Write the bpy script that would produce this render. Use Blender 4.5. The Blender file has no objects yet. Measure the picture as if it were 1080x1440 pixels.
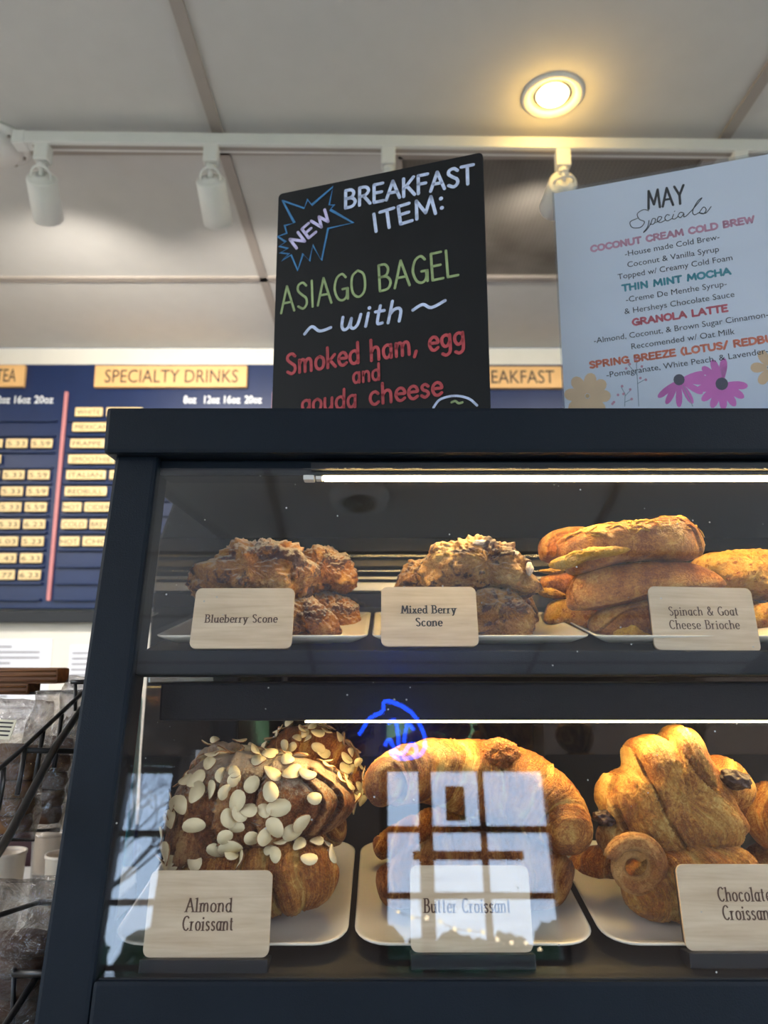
import bpy, bmesh, math, random
import numpy as np
from mathutils import Vector, Matrix, noise
random.seed(7)
SC = bpy.context.scene
COL = SC.collection
PI = math.pi
# ------------------------------------------------------------------ camera
FPX = 1050.0
PITCH = math.radians(11.3)
LEAN = math.radians(10.1)
TILT = math.radians(10.0)
EYE = Vector((0, 0, 1.40))
cd = bpy.data.cameras.new('camera'); cam = bpy.data.objects.new('camera', cd); COL.objects.link(cam)
cam.location = EYE; cam.rotation_euler = (PI/2 + PITCH, 0, 0)
cd.sensor_fit = 'VERTICAL'; cd.sensor_height = 36.0; cd.sensor_width = 27.0
cd.lens = FPX/1440*36.0
cd.clip_start = 0.02; cd.clip_end = 300
cd.dof.use_dof = True; cd.dof.focus_distance = 0.62; cd.dof.aperture_fstop = 8.0
SC.camera = cam
# ------------------------------------------------------------------ world
SC.view_settings.view_transform = 'Standard'; SC.view_settings.look = 'None'
SC.view_settings.gamma = 1; SC.view_settings.use_curve_mapping = False
SC.view_settings.exposure = 0.0
w = bpy.data.worlds.new('sky'); SC.world = w; w.use_nodes = True
nt = w.node_tree; bgn = nt.nodes['Background']
tc = nt.nodes.new('ShaderNodeTexCoord'); sp = nt.nodes.new('ShaderNodeSeparateXYZ'); cr = nt.nodes.new('ShaderNodeValToRGB')
nt.links.new(tc.outputs['Generated'], sp.inputs[0]); nt.links.new(sp.outputs['Z'], cr.inputs[0])
cr.color_ramp.elements[0].position = 0.0; cr.color_ramp.elements[0].color = (0.58, 0.76, 1.0, 1)
cr.color_ramp.elements[1].position = 0.6; cr.color_ramp.elements[1].color = (0.42, 0.62, 1.0, 1)
nt.links.new(cr.outputs[0], bgn.inputs[0]); bgn.inputs[1].default_value = 8.5
SC.cycles.max_bounces = 10; SC.cycles.transparent_max_bounces = 24
SC.cycles.diffuse_bounces = 4; SC.cycles.glossy_bounces = 5
SC.cycles.sample_clamp_indirect = 6.0
SC.cycles.caustics_reflective = False; SC.cycles.caustics_refractive = False

def area(name, loc, rot, sx, sy, power, color, portal=False):
    l = bpy.data.lights.new(name, 'AREA'); l.shape = 'RECTANGLE'; l.size = sx; l.size_y = sy
    l.energy = power; l.color = color
    o = bpy.data.objects.new(name, l); COL.objects.link(o); o.location = loc; o.rotation_euler = rot
    if portal: l.cycles.is_portal = True
    return o
WALL_Y = -3.0     # window wall behind the viewer
ADDED_LAMPS = [(-2.45, -1.5), (2.5, -1.5), (-2.45, 0.5), (2.5, 0.5)]   # unseen ceiling lamps, added to brighten the room
for i, (x, y) in enumerate(ADDED_LAMPS):
    area('added_fill_light', (x, y, 2.615), (0, 0, 0), 0.55, 1.1, 34, (1.0, 0.97, 0.93))

# ------------------------------------------------------------------ helpers
CF = Vector((0, math.cos(PITCH), math.sin(PITCH))); CU = Vector((0, -math.sin(PITCH), math.cos(PITCH))); CR = Vector((1, 0, 0))
def ray(x, y): return CF + CR*((x-540)/FPX) + CU*((720-y)/FPX)
def P(x, y, d): return EYE + ray(x, y)*d
NB = Vector((0, -math.cos(LEAN), math.sin(LEAN)))       # outward normal of the slanted front
BASE = EYE + Vector((0, .552, -.21))
def onplane(x, y, q, n):
    r = ray(x, y); return EYE + r*((q-EYE).dot(n)/r.dot(n))
def onf(x, y, k=0.0): return onplane(x, y, BASE - NB*k, NB)
NS = Vector((0, -math.sin(TILT), math.cos(TILT)))       # normal of the tilted shelves
SU = onf(540, 915, .012); SL = onf(540, 1362, .012)
def onshelf(x, y, S, h=0.0): return onplane(x, y, S + NS*h, NS)
def atY(x, y, Y): r = ray(x, y); return EYE + r*((Y-EYE.y)/r.y)
def atZ(x, y, Z): r = ray(x, y); return EYE + r*((Z-EYE.z)/r.z)

def lin(c):
    c = c/255.0
    return c/12.92 if c <= .04045 else ((c+.055)/1.055)**2.4
def rgb(r, g, b): return (lin(r), lin(g), lin(b), 1.0)

MATS = {}
class NT:
    def __init__(s, name):
        s.m = bpy.data.materials.new(name); s.m.use_nodes = True; s.t = s.m.node_tree
        s.b = s.t.nodes['Principled BSDF']; s.out = s.t.nodes['Material Output']; MATS[name] = s.m
    def n(s, ty, **kw):
        nd = s.t.nodes.new('ShaderNode'+ty)
        for k, v in kw.items():
            if k in nd.inputs: nd.inputs[k].default_value = v
            else: setattr(nd, k, v)
        return nd
    def l(s, a, b): s.t.links.new(a, b)
    def co(s, kind='Object', scale=(1, 1, 1)):
        c = s.n('TexCoord'); mp = s.n('Mapping'); mp.inputs['Scale'].default_value = scale
        s.l(c.outputs[kind], mp.inputs[0]); return mp.outputs[0]
    def noise(s, vec, scale, detail=4, rough=.55, dist=0):
        nd = s.n('TexNoise'); nd.inputs['Scale'].default_value = scale; nd.inputs['Detail'].default_value = detail
        nd.inputs['Roughness'].default_value = rough; nd.inputs['Distortion'].default_value = dist
        if vec is not None: s.l(vec, nd.inputs['Vector'])
        return nd.outputs['Fac']
    def ramp(s, fac, stops):
        nd = s.n('ValToRGB'); e = nd.color_ramp.elements
        while len(e) < len(stops): e.new(.5)
        for el, (p, c) in zip(e, stops):
            el.position = p; el.color = c if len(c) == 4 else (*c, 1)
        s.l(fac, nd.inputs[0]); return nd.outputs[0]
    def math(s, op, a, b=None, c=None, clamp=False):
        nd = s.n('Math', operation=op); nd.use_clamp = clamp
        for i, v in enumerate((a, b, c)):
            if v is None: continue
            if isinstance(v, (int, float)): nd.inputs[i].default_value = v
            else: s.l(v, nd.inputs[i])
        return nd.outputs[0]
    def mix(s, fac, a, b, bt='MIX'):
        nd = s.n('MixRGB', blend_type=bt)
        for i, v in enumerate((fac, a, b)):
            if isinstance(v, (int, float)): nd.inputs[i].default_value = v
            elif isinstance(v, tuple): nd.inputs[i].default_value = v
            else: s.l(v, nd.inputs[i])
        return nd.outputs[0]
    def bump(s, h, strength=.5, dist=.001):
        nd = s.n('Bump'); nd.inputs['Strength'].default_value = strength; nd.inputs['Distance'].default_value = dist
        s.l(h, nd.inputs['Height']); s.l(nd.outputs[0], s.b.inputs['Normal'])
def plain(name, col, rough=.5, metal=0, spec=.5, bump=None, var=0.0, emit=None, es=0):
    k = NT(name); k.b.inputs['Base Color'].default_value = col
    k.b.inputs['Roughness'].default_value = rough; k.b.inputs['Metallic'].default_value = metal
    k.b.inputs['Specular IOR Level'].default_value = spec
    v = k.co()
    if var:
        f = k.noise(v, 14, 4)
        dk = tuple(c*(1-var) for c in col[:3])+(1,); lt = tuple(min(1, c*(1+var)) for c in col[:3])+(1,)
        k.l(k.ramp(f, [(.3, dk), (.7, lt)]), k.b.inputs['Base Color'])
    if bump: k.bump(k.noise(v, bump[0], 3), bump[1], bump[2])
    if emit: k.b.inputs['Emission Color'].default_value = emit; k.b.inputs['Emission Strength'].default_value = es
    return k.m
M = {}
M['black'] = plain('black_powder_coat', rgb(14, 22, 31), .5, spec=.2, bump=(900, .45, .0006), var=.12)
M['black_in'] = plain('black_interior', rgb(22, 22, 24), .55, bump=(500, .3, .0005), var=.1)
M['rubber'] = plain('black_plastic', rgb(12, 14, 19), .4, var=.1)
M['wire'] = plain('black_wire', rgb(26, 24, 24), .35, bump=(300, .2, .0004), var=.2)
M['white'] = plain('white_enamel', rgb(228, 226, 222), .4, var=.03)
M['ceramic'] = plain('white_glazed_ceramic', rgb(230, 223, 208), .12, var=.02)
M['cupc'] = plain('cream_cup', rgb(215, 200, 180), .35, var=.03)
M['tile'] = plain('ceiling_tile', rgb(205, 202, 197), .9, bump=(160, .12, .0008), var=.02)
M['tbar'] = plain('ceiling_tee', rgb(165, 155, 146), .6, var=.03)
M['wall'] = plain('painted_wall', rgb(226, 222, 212), .8, bump=(90, .1, .0008), var=.02)
M['wall2'] = plain('taupe_wall', rgb(120, 104, 92), .8, bump=(90, .1, .0008), var=.04)
M['floor'] = plain('floor_boards', rgb(190, 184, 178), .5, var=.2)
M['navy'] = plain('navy_board', rgb(15, 36, 78), .35, var=.08)
M['plaque'] = plain('tan_plaque', rgb(222, 176, 116), .5, var=.05)
M['ptile'] = plain('cream_tile', rgb(232, 204, 150), .4, var=.05)
M['pink'] = plain('pink_strip', rgb(196, 128, 128), .5, var=.05)
M['ink'] = plain('dark_ink', rgb(52, 44, 44), .6)
M['black_ink'] = plain('black_ink', rgb(28, 28, 32), .6)
M['burn'] = plain('engraved_brown', rgb(84, 58, 44), .7)
M['paper'] = plain('white_paper', rgb(225, 228, 238), .6, var=.01)
M['paper_text'] = plain('grey_print', rgb(120, 120, 128), .7)
M['wintext'] = plain('white_print', rgb(225, 228, 232), .5)
M['chalkb'] = plain('chalkboard', rgb(17, 18, 20), .6, spec=.25, var=.25)
def chalk(name, col):
    k = NT(name); v = k.co(); f = k.noise(v, 60, 5, .7)
    d = tuple(c*.62 for c in col[:3])+(1,)
    k.l(k.ramp(f, [(.32, d), (.6, col)]), k.b.inputs['Base Color']); k.b.inputs['Roughness'].default_value = .7
    return k.m
M['c_white'] = chalk('chalk_pale_blue', rgb(205, 218, 248)); M['c_purple'] = chalk('chalk_lilac', rgb(208, 200, 240))
M['c_blue'] = chalk('chalk_blue', rgb(62, 128, 182)); M['c_green'] = chalk('chalk_green', rgb(158, 178, 124))
M['c_red'] = chalk('chalk_red', rgb(190, 74, 80))
M['h_pink'] = plain('print_pink', rgb(214, 150, 172), .6); M['h_teal'] = plain('print_teal', rgb(62, 152, 166), .6)
M['h_rose'] = plain('print_rose', rgb(214, 92, 104), .6); M['h_coral'] = plain('print_coral', rgb(232, 122, 88), .6)
M['f_orange'] = plain('print_peach_petal', rgb(238, 196, 150), .6, var=.18); M['f_pink'] = plain('print_magenta_petal', rgb(222, 110, 190), .6, var=.25)
M['f_grey'] = plain('print_grey_stem', rgb(140, 158, 168), .6); M['f_dark'] = plain('print_dark_eye', rgb(70, 68, 82), .6, var=.3)
M['steel'] = plain('brushed_steel', rgb(190, 186, 178), .22, metal=1.0, bump=(200, .05, .0003))
M['darksteel'] = plain('dark_polished_steel', rgb(72, 68, 64), .16, metal=1.0)
M['alu'] = plain('satin_aluminium', rgb(170, 164, 152), .3, metal=1.0)
M['tree'] = plain('dark_foliage', rgb(40, 60, 36), .9, var=.4)
M['bark'] = plain('grey_bark', rgb(70, 66, 70), .9)
M['grass'] = plain('grass', rgb(110, 140, 60), .95, var=.3)
M['brownframe'] = plain('brown_wood_frame', rgb(60, 40, 32), .5, var=.2)
M['choc'] = plain('dark_chocolate', rgb(52, 30, 24), .45, bump=(220, .9, .002), var=.4)
M['maroon'] = plain('maroon_plastic', rgb(58, 22, 22), .5)
M['yellow'] = plain('yellow_note', rgb(222, 200, 40), .6)
M['cyan'] = plain('cyan_plastic', rgb(50, 200, 215), .4)
def emis(name, col, s):
    k = NT(name); k.b.inputs['Base Color'].default_value = (.0, .0, .0, 1); k.b.inputs['Emission Color'].default_value = col
    k.b.inputs['Emission Strength'].default_value = s; return k.m
M['led'] = emis('led_diffuser', (1.0, .70, .27, 1), 85)
M['led2'] = emis('led_diffuser_lower', (1.0, .70, .27, 1), 52)
M['bulb'] = emis('warm_bulb', (1.0, .74, .26, 1), 14)
M['panel'] = emis('lit_panel', (1.0, .95, .88, 1), 2.5)
M['neon'] = emis('blue_neon', (.01, .07, 1.0, 1), 24)
M['fairy'] = emis('fairy_bulb', (1.0, .8, .5, 1), 14)

def glass(name, f0=.045, tint=(1, 1, 1, 1), rough=0.0, dust=True, maxref=1.0):
    k = NT(name); t = k.t
    tr = k.n('BsdfTransparent'); tr.inputs[0].default_value = tint
    gl = k.n('BsdfGlossy'); gl.inputs['Roughness'].default_value = rough
    ge = k.n('NewGeometry'); dp = k.n('VectorMath', operation='DOT_PRODUCT')
    k.l(ge.outputs['Incoming'], dp.inputs[0]); k.l(ge.outputs['Normal'], dp.inputs[1])
    a = k.math('ABSOLUTE', dp.outputs['Value']); a = k.math('SUBTRACT', 1.0, a); a = k.math('POWER', a, 5.0)
    fr = k.math('MULTIPLY_ADD', a, 1-f0, f0)
    mx = k.n('MixShader'); k.l(fr, mx.inputs[0]); k.l(tr.outputs[0], mx.inputs[1]); k.l(gl.outputs[0], mx.inputs[2])
    last = mx.outputs[0]
    if dust:
        v = k.co(); vo = k.n('TexVoronoi'); vo.inputs['Scale'].default_value = 75; k.l(v, vo.inputs['Vector'])
        s = k.math('LESS_THAN', vo.outputs['Distance'], .055)
        nn = k.noise(v, 22, 2); s2 = k.math('GREATER_THAN', nn, .55); s = k.math('MULTIPLY', s, s2); s = k.math('MULTIPLY', s, .5)
        df = k.n('BsdfDiffuse'); df.inputs[0].default_value = (.8, .8, .75, 1)
        m2 = k.n('MixShader'); k.l(s, m2.inputs[0]); k.l(last, m2.inputs[1]); k.l(df.outputs[0], m2.inputs[2]); last = m2.outputs[0]
    k.l(last, k.out.inputs[0]); return k.m
M['glass'] = glass('clear_glass', .05)
M['cglass'] = glass('window_glass', .04, dust=False)
M['acrylic'] = glass('clear_acrylic', .05, (.93, .95, .97, 1), .05, dust=False)
M['smoke'] = glass('smoked_glass', .16, (.13, .12, .11, 1), .03, dust=False)
M['plastic'] = glass('clear_plastic', .06, (.86, .84, .82, 1), .12, dust=False)
def cello():
    k = NT('crinkled_cellophane'); v = k.co()
    f = k.noise(v, 38, 6, .65, 1.2)
    b = k.n('Bump'); b.inputs['Strength'].default_value = 1.0; b.inputs['Distance'].default_value = .012; k.l(f, b.inputs['Height'])
    tr = k.n('BsdfTransparent'); tr.inputs[0].default_value = (.86, .83, .8, 1)
    gl = k.n('BsdfGlossy'); gl.inputs['Roughness'].default_value = .12; k.l(b.outputs[0], gl.inputs['Normal'])
    lw = k.n('LayerWeight'); lw.inputs[0].default_value = .35; k.l(b.outputs[0], lw.inputs['Normal'])
    fr = k.math('MULTIPLY_ADD', lw.outputs['Fresnel'], .6, .08, clamp=True)
    mx = k.n('MixShader'); k.l(fr, mx.inputs[0]); k.l(tr.outputs[0], mx.inputs[1]); k.l(gl.outputs[0], mx.inputs[2])
    k.l(mx.outputs[0], k.out.inputs[0]); return k.m
M['cello'] = cello()
def wood(name, a, b, axis=0):
    k = NT(name); sc = [1, 1, 1]; sc[axis] = 1; sc = tuple(6 if i == axis else 90 for i in range(3))
    v = k.co('Object', sc); f = k.noise(v, 1.6, 6, .6, .6); f2 = k.noise(k.co('Object', (12, 12, 22)), 1.0, 3, .5, 1.5)
    c = k.ramp(f, [(.3, a), (.65, b)]); c2 = k.ramp(f2, [(.35, (.86, .84, .8, 1)), (.6, (1, 1, 1, 1))])
    k.l(k.mix(.7, c, c2, 'MULTIPLY'), k.b.inputs['Base Color']); k.b.inputs['Roughness'].default_value = .5
    k.bump(f, .15, .0004); return k.m
M['birch'] = wood('light_birch_veneer', rgb(196, 172, 140), rgb(222, 202, 172))
M['birch_edge'] = wood('card_edge', rgb(150, 112, 70), rgb(176, 136, 92))
M['bwood'] = wood('brown_ribbed_biscuit', rgb(92, 54, 28), rgb(150, 98, 54))
def perf():
    k = NT('perforated_metal'); v = k.co()
    vo = k.n('TexVoronoi'); vo.inputs['Scale'].default_value = 90; vo.inputs['Randomness'].default_value = 0.0; k.l(v, vo.inputs['Vector'])
    c = k.ramp(vo.outputs['Distance'], [(.32, rgb(34, 31, 28)), (.42, rgb(128, 121, 112))])
    st = k.ramp(k.noise(v, 2.2, 3, .5, .8), [(.35, (.5, .47, .43, 1)), (.6, (1, 1, 1, 1))])
    k.l(k.mix(1.0, c, st, 'MULTIPLY'), k.b.inputs['Base Color']); k.b.inputs['Roughness'].default_value = .6; return k.m
M['perf'] = perf()

def pastry(name, pale, gold, brown, sugar=0.0, streak=1.0, berries=0, spots=None, rough=.42, crack=.0, lam=1.0, deep=1.0, flk=1.0):
    k = NT(name)
    uv = k.n('UVMap'); uv.uv_map = 'UVMap'; sx = k.n('SeparateXYZ'); k.l(uv.outputs[0], sx.inputs[0])
    frac = k.math('FRACT', sx.outputs[0])
    mp = k.n('Mapping'); mp.inputs['Scale'].default_value = (9, 1.6, 1); k.l(uv.outputs[0], mp.inputs[0])
    ob = k.co()
    st = k.noise(mp.outputs[0], 2.2, 7, .62, .4)              # fine laminations running round each wrap
    big = k.noise(ob, 34, 4, .55, .3); fine = k.noise(ob, 900, 4, .7); flake = k.noise(ob, 300, 5, .72, 1.2)
    # how baked: high on the crown of each wrap, pale near its lip
    crown = k.ramp(frac, [(0, (.2,)*3), (.16, (.95,)*3), (.6, (.8,)*3), (.86, (.35,)*3), (.95, (.0,)*3), (1, (.2,)*3)])
    a = k.math('MULTIPLY_ADD', crown, .34*lam, -.17*lam)
    t = k.math('MULTIPLY_ADD', st, .8*streak, .47-.4*streak)
    t = k.math('ADD', t, a); t2 = k.math('MULTIPLY_ADD', big, .9, -.45); t = k.math('ADD', t, t2)
    t3 = k.math('MULTIPLY_ADD', flake, .8, -.40); t = k.math('ADD', t, t3, clamp=True)
    col = k.ramp(t, [(.26, pale), (.44, gold), (.63*deep, brown), (.92, tuple(c*.45 for c in brown[:3])+(1,))])
    # crinkled flake edges: thin pale lines where a warped noise crosses its middle
    mp2 = k.n('Mapping'); mp2.inputs['Scale'].default_value = (1, 1, 1); k.l(ob, mp2.inputs[0])
    r1 = k.noise(mp2.outputs[0], 210, 3, .6, 1.6); rg = k.math('ABSOLUTE', k.math('SUBTRACT', r1, .5)); rg = k.ramp(rg, [(0, (1,)*3), (.035, (0,)*3)])
    col = k.mix(k.math('MULTIPLY', rg, .38*flk), col, pale)
    if spots:
        vo = k.n('TexVoronoi'); vo.inputs['Scale'].default_value = 130; k.l(ob, vo.inputs['Vector'])
        m = k.math('MULTIPLY', k.ramp(vo.outputs['Distance'], [(.22, (1,)*3), (.38, (0,)*3)]), k.ramp(flake, [(.42, (0,)*3), (.52, (1,)*3)]))
        col = k.mix(k.math('MULTIPLY', m, .75), col, spots)
    if berries:
        bn = k.noise(ob, 42, 4, .6, .9)
        m = k.ramp(bn, [(.50, (0,)*3), (.57, (1,)*3)])
        bc = k.ramp(flake, [(.35, rgb(30, 22, 34)), (.55, rgb(62, 38, 58)), (.7, rgb(120, 50, 70) if berries > 1 else rgb(70, 66, 84))])
        col = k.mix(k.math('MULTIPLY', m, .85), col, bc)
    if sugar:
        ge = k.n('NewGeometry'); sz = k.n('SeparateXYZ'); k.l(ge.outputs['Normal'], sz.inputs[0])
        up = k.math('MULTIPLY_ADD', sz.outputs[2], .5, .5); s = k.math('MULTIPLY_ADD', flake, .9, -.45)
        s = k.math('ADD', up, s); s = k.ramp(s, [(.66, (0,)*3), (.92, (1,)*3)])
        col = k.mix(k.math('MULTIPLY', s, sugar), col, rgb(240, 228, 205))
    k.l(col, k.b.inputs['Base Color'])
    k.b.inputs['Roughness'].default_value = rough
    k.b.inputs['Specular IOR Level'].default_value = .4
    h = k.math('MULTIPLY_ADD', st, .8*streak, 0.0); h = k.math('MULTIPLY_ADD', flake, .8, h); h = k.math('MULTIPLY_ADD', fine, .35, h); h = k.math('MULTIPLY_ADD', rg, .5*flk, h)
    k.bump(h, 1.0, .0032)
    return k.m
M['croissant'] = pastry('baked_croissant', rgb(240, 194, 112), rgb(208, 134, 58), rgb(148, 76, 28))
M['croissant_pale'] = pastry('flaky_chocolate_croissant', rgb(242, 200, 116), rgb(216, 150, 68), rgb(160, 90, 36), lam=.8)
M['croissant_dark'] = pastry('dark_baked_croissant', rgb(216, 160, 94), rgb(180, 112, 54), rgb(124, 62, 28))
M['almondc'] = pastry('sugared_almond_croissant', rgb(212, 160, 104), rgb(172, 104, 58), rgb(112, 54, 28), sugar=.6)
M['brioche'] = pastry('glossy_brioche', rgb(236, 184, 104), rgb(206, 134, 62), rgb(150, 78, 34), streak=.35, rough=.3, lam=.5, flk=.15)
M['cheeseb'] = pastry('cheese_topped_bread', rgb(248, 206, 112), rgb(236, 176, 82), rgb(206, 130, 56), streak=.15, spots=rgb(176, 84, 34), lam=.0)
M['cheese'] = pastry('melted_cheese', rgb(250, 212, 110), rgb(240, 186, 74), rgb(214, 146, 52), streak=.2, lam=0)
M['scone'] = pastry('blueberry_scone', rgb(214, 166, 98), rgb(176, 112, 56), rgb(118, 64, 30), sugar=.6, streak=0, berries=1, rough=.6, lam=0, flk=.3)
M['berryscone'] = pastry('mixed_berry_scone', rgb(222, 184, 116), rgb(184, 130, 70), rgb(126, 80, 46), sugar=.35, streak=0, berries=2, rough=.6, lam=0, flk=.3)
M['icing'] = plain('white_icing', rgb(240, 224, 205), .35, bump=(60, .3, .001))
M['almond'] = plain('almond_flake', rgb(240, 222, 178), .45, bump=(160, .3, .0006), var=.14)
M['almond_skin'] = plain('almond_skin', rgb(150, 100, 58), .6, var=.2)
M['cookie'] = plain('brown_cookie', rgb(84, 52, 30), .7, bump=(120, .8, .002), var=.3)
M['cookie2'] = plain('caramel_cookie', rgb(130, 90, 54), .7, bump=(120, .8, .002), var=.3)
M['label'] = plain('cream_label', rgb(225, 216, 190), .5)

# ---------------------------------------------------------------- mesh helpers
def link(name, me, mat=None, parent=None, loc=None, rot=None):
    o = bpy.data.objects.new(name, me); COL.objects.link(o)
    if parent is not None: o.parent = parent
    if loc is not None: o.location = loc
    if rot is not None: o.rotation_euler = rot
    if mat is not None and me is not None and not me.materials: me.materials.append(M[mat] if isinstance(mat, str) else mat)
    return o
def bmobj(name, bm, mat, parent=None, loc=None, rot=None, smooth=False):
    bmesh.ops.recalc_face_normals(bm, faces=bm.faces)
    me = bpy.data.meshes.new(name); bm.to_mesh(me); bm.free()
    if smooth:
        for p in me.polygons: p.use_smooth = True
    return link(name, me, mat, parent, loc, rot)
def empty(name, loc, rot=(0, 0, 0)):
    o = bpy.data.objects.new(name, None); COL.objects.link(o); o.location = loc; o.rotation_euler = rot
    o.empty_display_size = .05; return o
def tag(o, label=None, cat=None, group=None, kind=None):
    if label: o['label'] = label
    if cat: o['category'] = cat
    if group: o['group'] = group
    if kind: o['kind'] = kind
    return o
def box(bm, c, s, rot=None, bev=0.0):
    r = bmesh.ops.create_cube(bm, size=1.0); vs = r['verts']
    bmesh.ops.scale(bm, vec=s, verts=vs)
    if bev:
        es = list({e for v in vs for e in v.link_edges})
        rr = bmesh.ops.bevel(bm, geom=es, offset=bev, segments=2, affect='EDGES', profile=.6)
        vs = list({v for f in rr['faces'] for v in f.verts} | {v for v in vs if v.is_valid})
    if rot is not None: bmesh.ops.rotate(bm, cent=(0, 0, 0), matrix=rot, verts=vs)
    bmesh.ops.translate(bm, vec=c, verts=vs)
    return vs
def boxo(name, c, s, mat, parent=None, bev=.0, rot=(0, 0, 0)):
    bm = bmesh.new(); box(bm, (0, 0, 0), s, None, bev)
    return bmobj(name, bm, mat, parent, c, rot)
def prism(bm, pts, y0, y1, axis='Y'):
    """extrude a 2D outline (x,z) between y0 and y1"""
    a = [bm.verts.new((p[0], y0, p[1])) for p in pts]; b = [bm.verts.new((p[0], y1, p[1])) for p in pts]
    bm.faces.new(a); bm.faces.new(b[::-1]); n = len(pts)
    for i in range(n): bm.faces.new((a[i], b[i], b[(i+1) % n], a[(i+1) % n]))
def rrect(w, h, r, seg=5):
    pts = []
    for cx, cy, a0 in ((w/2-r, h/2-r, 0), (-w/2+r, h/2-r, 90), (-w/2+r, -h/2+r, 180), (w/2-r, -h/2+r, 270)):
        for i in range(seg+1):
            a = math.radians(a0+90*i/seg); pts.append((cx+r*math.cos(a), cy+r*math.sin(a)))
    return pts
def lathe(bm, prof, n=32, m=None):
    rings = []
    for r, z in prof:
        if r < 1e-6: rings.append([bm.verts.new((0, 0, z))])
        else: rings.append([bm.verts.new((r*math.cos(2*PI*i/n), r*math.sin(2*PI*i/n), z)) for i in range(n)])
    for A, B in zip(rings, rings[1:]):
        for i in range(n):
            j = (i+1) % n
            if len(A) == 1 and len(B) == 1: continue
            if len(A) == 1: bm.faces.new((A[0], B[i], B[j]))
            elif len(B) == 1: bm.faces.new((A[i], A[j], B[0]))
            else: bm.faces.new((A[i], A[j], B[j], B[i]))
    if m is not None: bm.transform(m)
def tube(bm, pts, r, n=8, caps=True):
    pts = [Vector(p) for p in pts]; rings = []; prev = None
    for i, p in enumerate(pts):
        t = (pts[min(i+1, len(pts)-1)] - pts[max(i-1, 0)]).normalized()
        if prev is None:
            u = t.cross(Vector((0, 0, 1)));
            if u.length < .1: u = t.cross(Vector((1, 0, 0)))
        else: u = prev - t*prev.dot(t)
        u.normalize(); prev = u; v = t.cross(u)
        rr = r[i] if isinstance(r, (list, tuple)) else r
        rings.append([bm.verts.new(p + (u*math.cos(2*PI*k/n)+v*math.sin(2*PI*k/n))*rr) for k in range(n)])
    for A, B in zip(rings, rings[1:]):
        for k in range(n): bm.faces.new((A[k], A[(k+1) % n], B[(k+1) % n], B[k]))
    if caps: bm.faces.new(rings[0][::-1]); bm.faces.new(rings[-1])
def smooth_pts(pts, n=10, closed=False):
    pts = [Vector(p) for p in pts]
    if len(pts) < 3: return pts
    out = []; N = len(pts)
    rng = range(N if closed else N-1)
    for i in rng:
        if closed: p0, p1, p2, p3 = pts[(i-1) % N], pts[i], pts[(i+1) % N], pts[(i+2) % N]
        else: p0, p1, p2, p3 = pts[max(i-1, 0)], pts[i], pts[i+1], pts[min(i+2, N-1)]
        for k in range(n):
            t = k/n
            out.append(.5*((2*p1)+(p2-p0)*t+(2*p0-5*p1+4*p2-p3)*t*t+(3*p1-p0-3*p2+p3)*t**3))
    if not closed: out.append(pts[-1])
    return out

# ---------------------------------------------------------------- lettering
G = {}   # skeleton letters: advance, strokes ('l' straight / 'c' curved), cap height 1, x height .62
def g(ch, w, *st): G[ch] = (w, st)
g('A', .72, ('l', (0, 0), (.34, 1), (.68, 0)), ('l', (.13, .36), (.56, .36)))
g('B', .62, ('l', (.05, 0), (.05, 1)), ('c', (.05, 1), (.35, .98), (.48, .78), (.36, .56), (.05, .53)), ('c', (.05, .53), (.4, .5), (.56, .28), (.42, .04), (.05, 0)))
g('C', .68, ('c', (.62, .84), (.42, 1), (.16, .88), (.03, .5), (.16, .12), (.42, 0), (.63, .17)))
g('D', .7, ('l', (.05, 0), (.05, 1)), ('c', (.05, 1), (.4, .95), (.62, .7), (.62, .3), (.4, .05), (.05, 0)))
g('E', .56, ('l', (.5, 1), (.05, 1), (.05, 0), (.52, 0)), ('l', (.05, .52), (.44, .52)))
g('F', .54, ('l', (.52, 1), (.05, 1), (.05, 0)), ('l', (.05, .52), (.42, .52)))
g('G', .72, ('c', (.6, .85), (.42, 1), (.16, .88), (.03, .5), (.16, .12), (.4, 0), (.6, .12), (.64, .42)), ('l', (.42, .42), (.68, .42), (.66, .02)))
g('I', .24, ('l', (.1, 0), (.1, 1)))
g('K', .62, ('l', (.05, 0), (.05, 1)), ('l', (.55, 1), (.06, .42)), ('l', (.2, .58), (.6, 0)))
g('L', .52, ('l', (.05, 1), (.05, 0), (.5, .0)))
g('M', .86, ('l', (.04, 0), (.12, 1), (.42, .2), (.72, 1), (.8, 0)))
g('N', .7, ('l', (.05, 0), (.05, 1), (.6, 0), (.6, 1)))
g('O', .74, ('c', (.36, 1), (.1, .84), (.03, .5), (.1, .16), (.36, 0), (.62, .16), (.69, .5), (.62, .84), (.36, 1)))
g('R', .64, ('l', (.05, 0), (.05, 1)), ('c', (.05, 1), (.38, .97), (.52, .76), (.38, .54), (.05, .48)), ('l', (.26, .5), (.6, 0)))
g('S', .56, ('c', (.49, .86), (.32, 1), (.1, .94), (.06, .74), (.26, .54), (.46, .38), (.48, .15), (.3, 0), (.05, .12)))
g('T', .6, ('l', (0, 1), (.58, 1)), ('l', (.29, 1), (.29, 0)))
g('W', .92, ('l', (0, 1), (.22, 0), (.45, .85), (.66, 0), (.9, 1)))
g('Y', .64, ('l', (0, 1), (.3, .48)), ('l', (.6, 1), (.3, .48), (.3, 0)))
g('a', .54, ('c', (.44, .54), (.26, .63), (.07, .5), (.04, .24), (.16, .02), (.33, .06), (.44, .24)), ('l', (.44, .62), (.44, 0)))
g('b', .56, ('l', (.05, 1), (.05, 0)), ('c', (.05, .44), (.2, .62), (.42, .56), (.5, .3), (.4, .06), (.2, 0), (.05, .1)))
g('c', .48, ('c', (.43, .52), (.28, .63), (.1, .54), (.03, .3), (.12, .06), (.28, 0), (.44, .1)))
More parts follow.
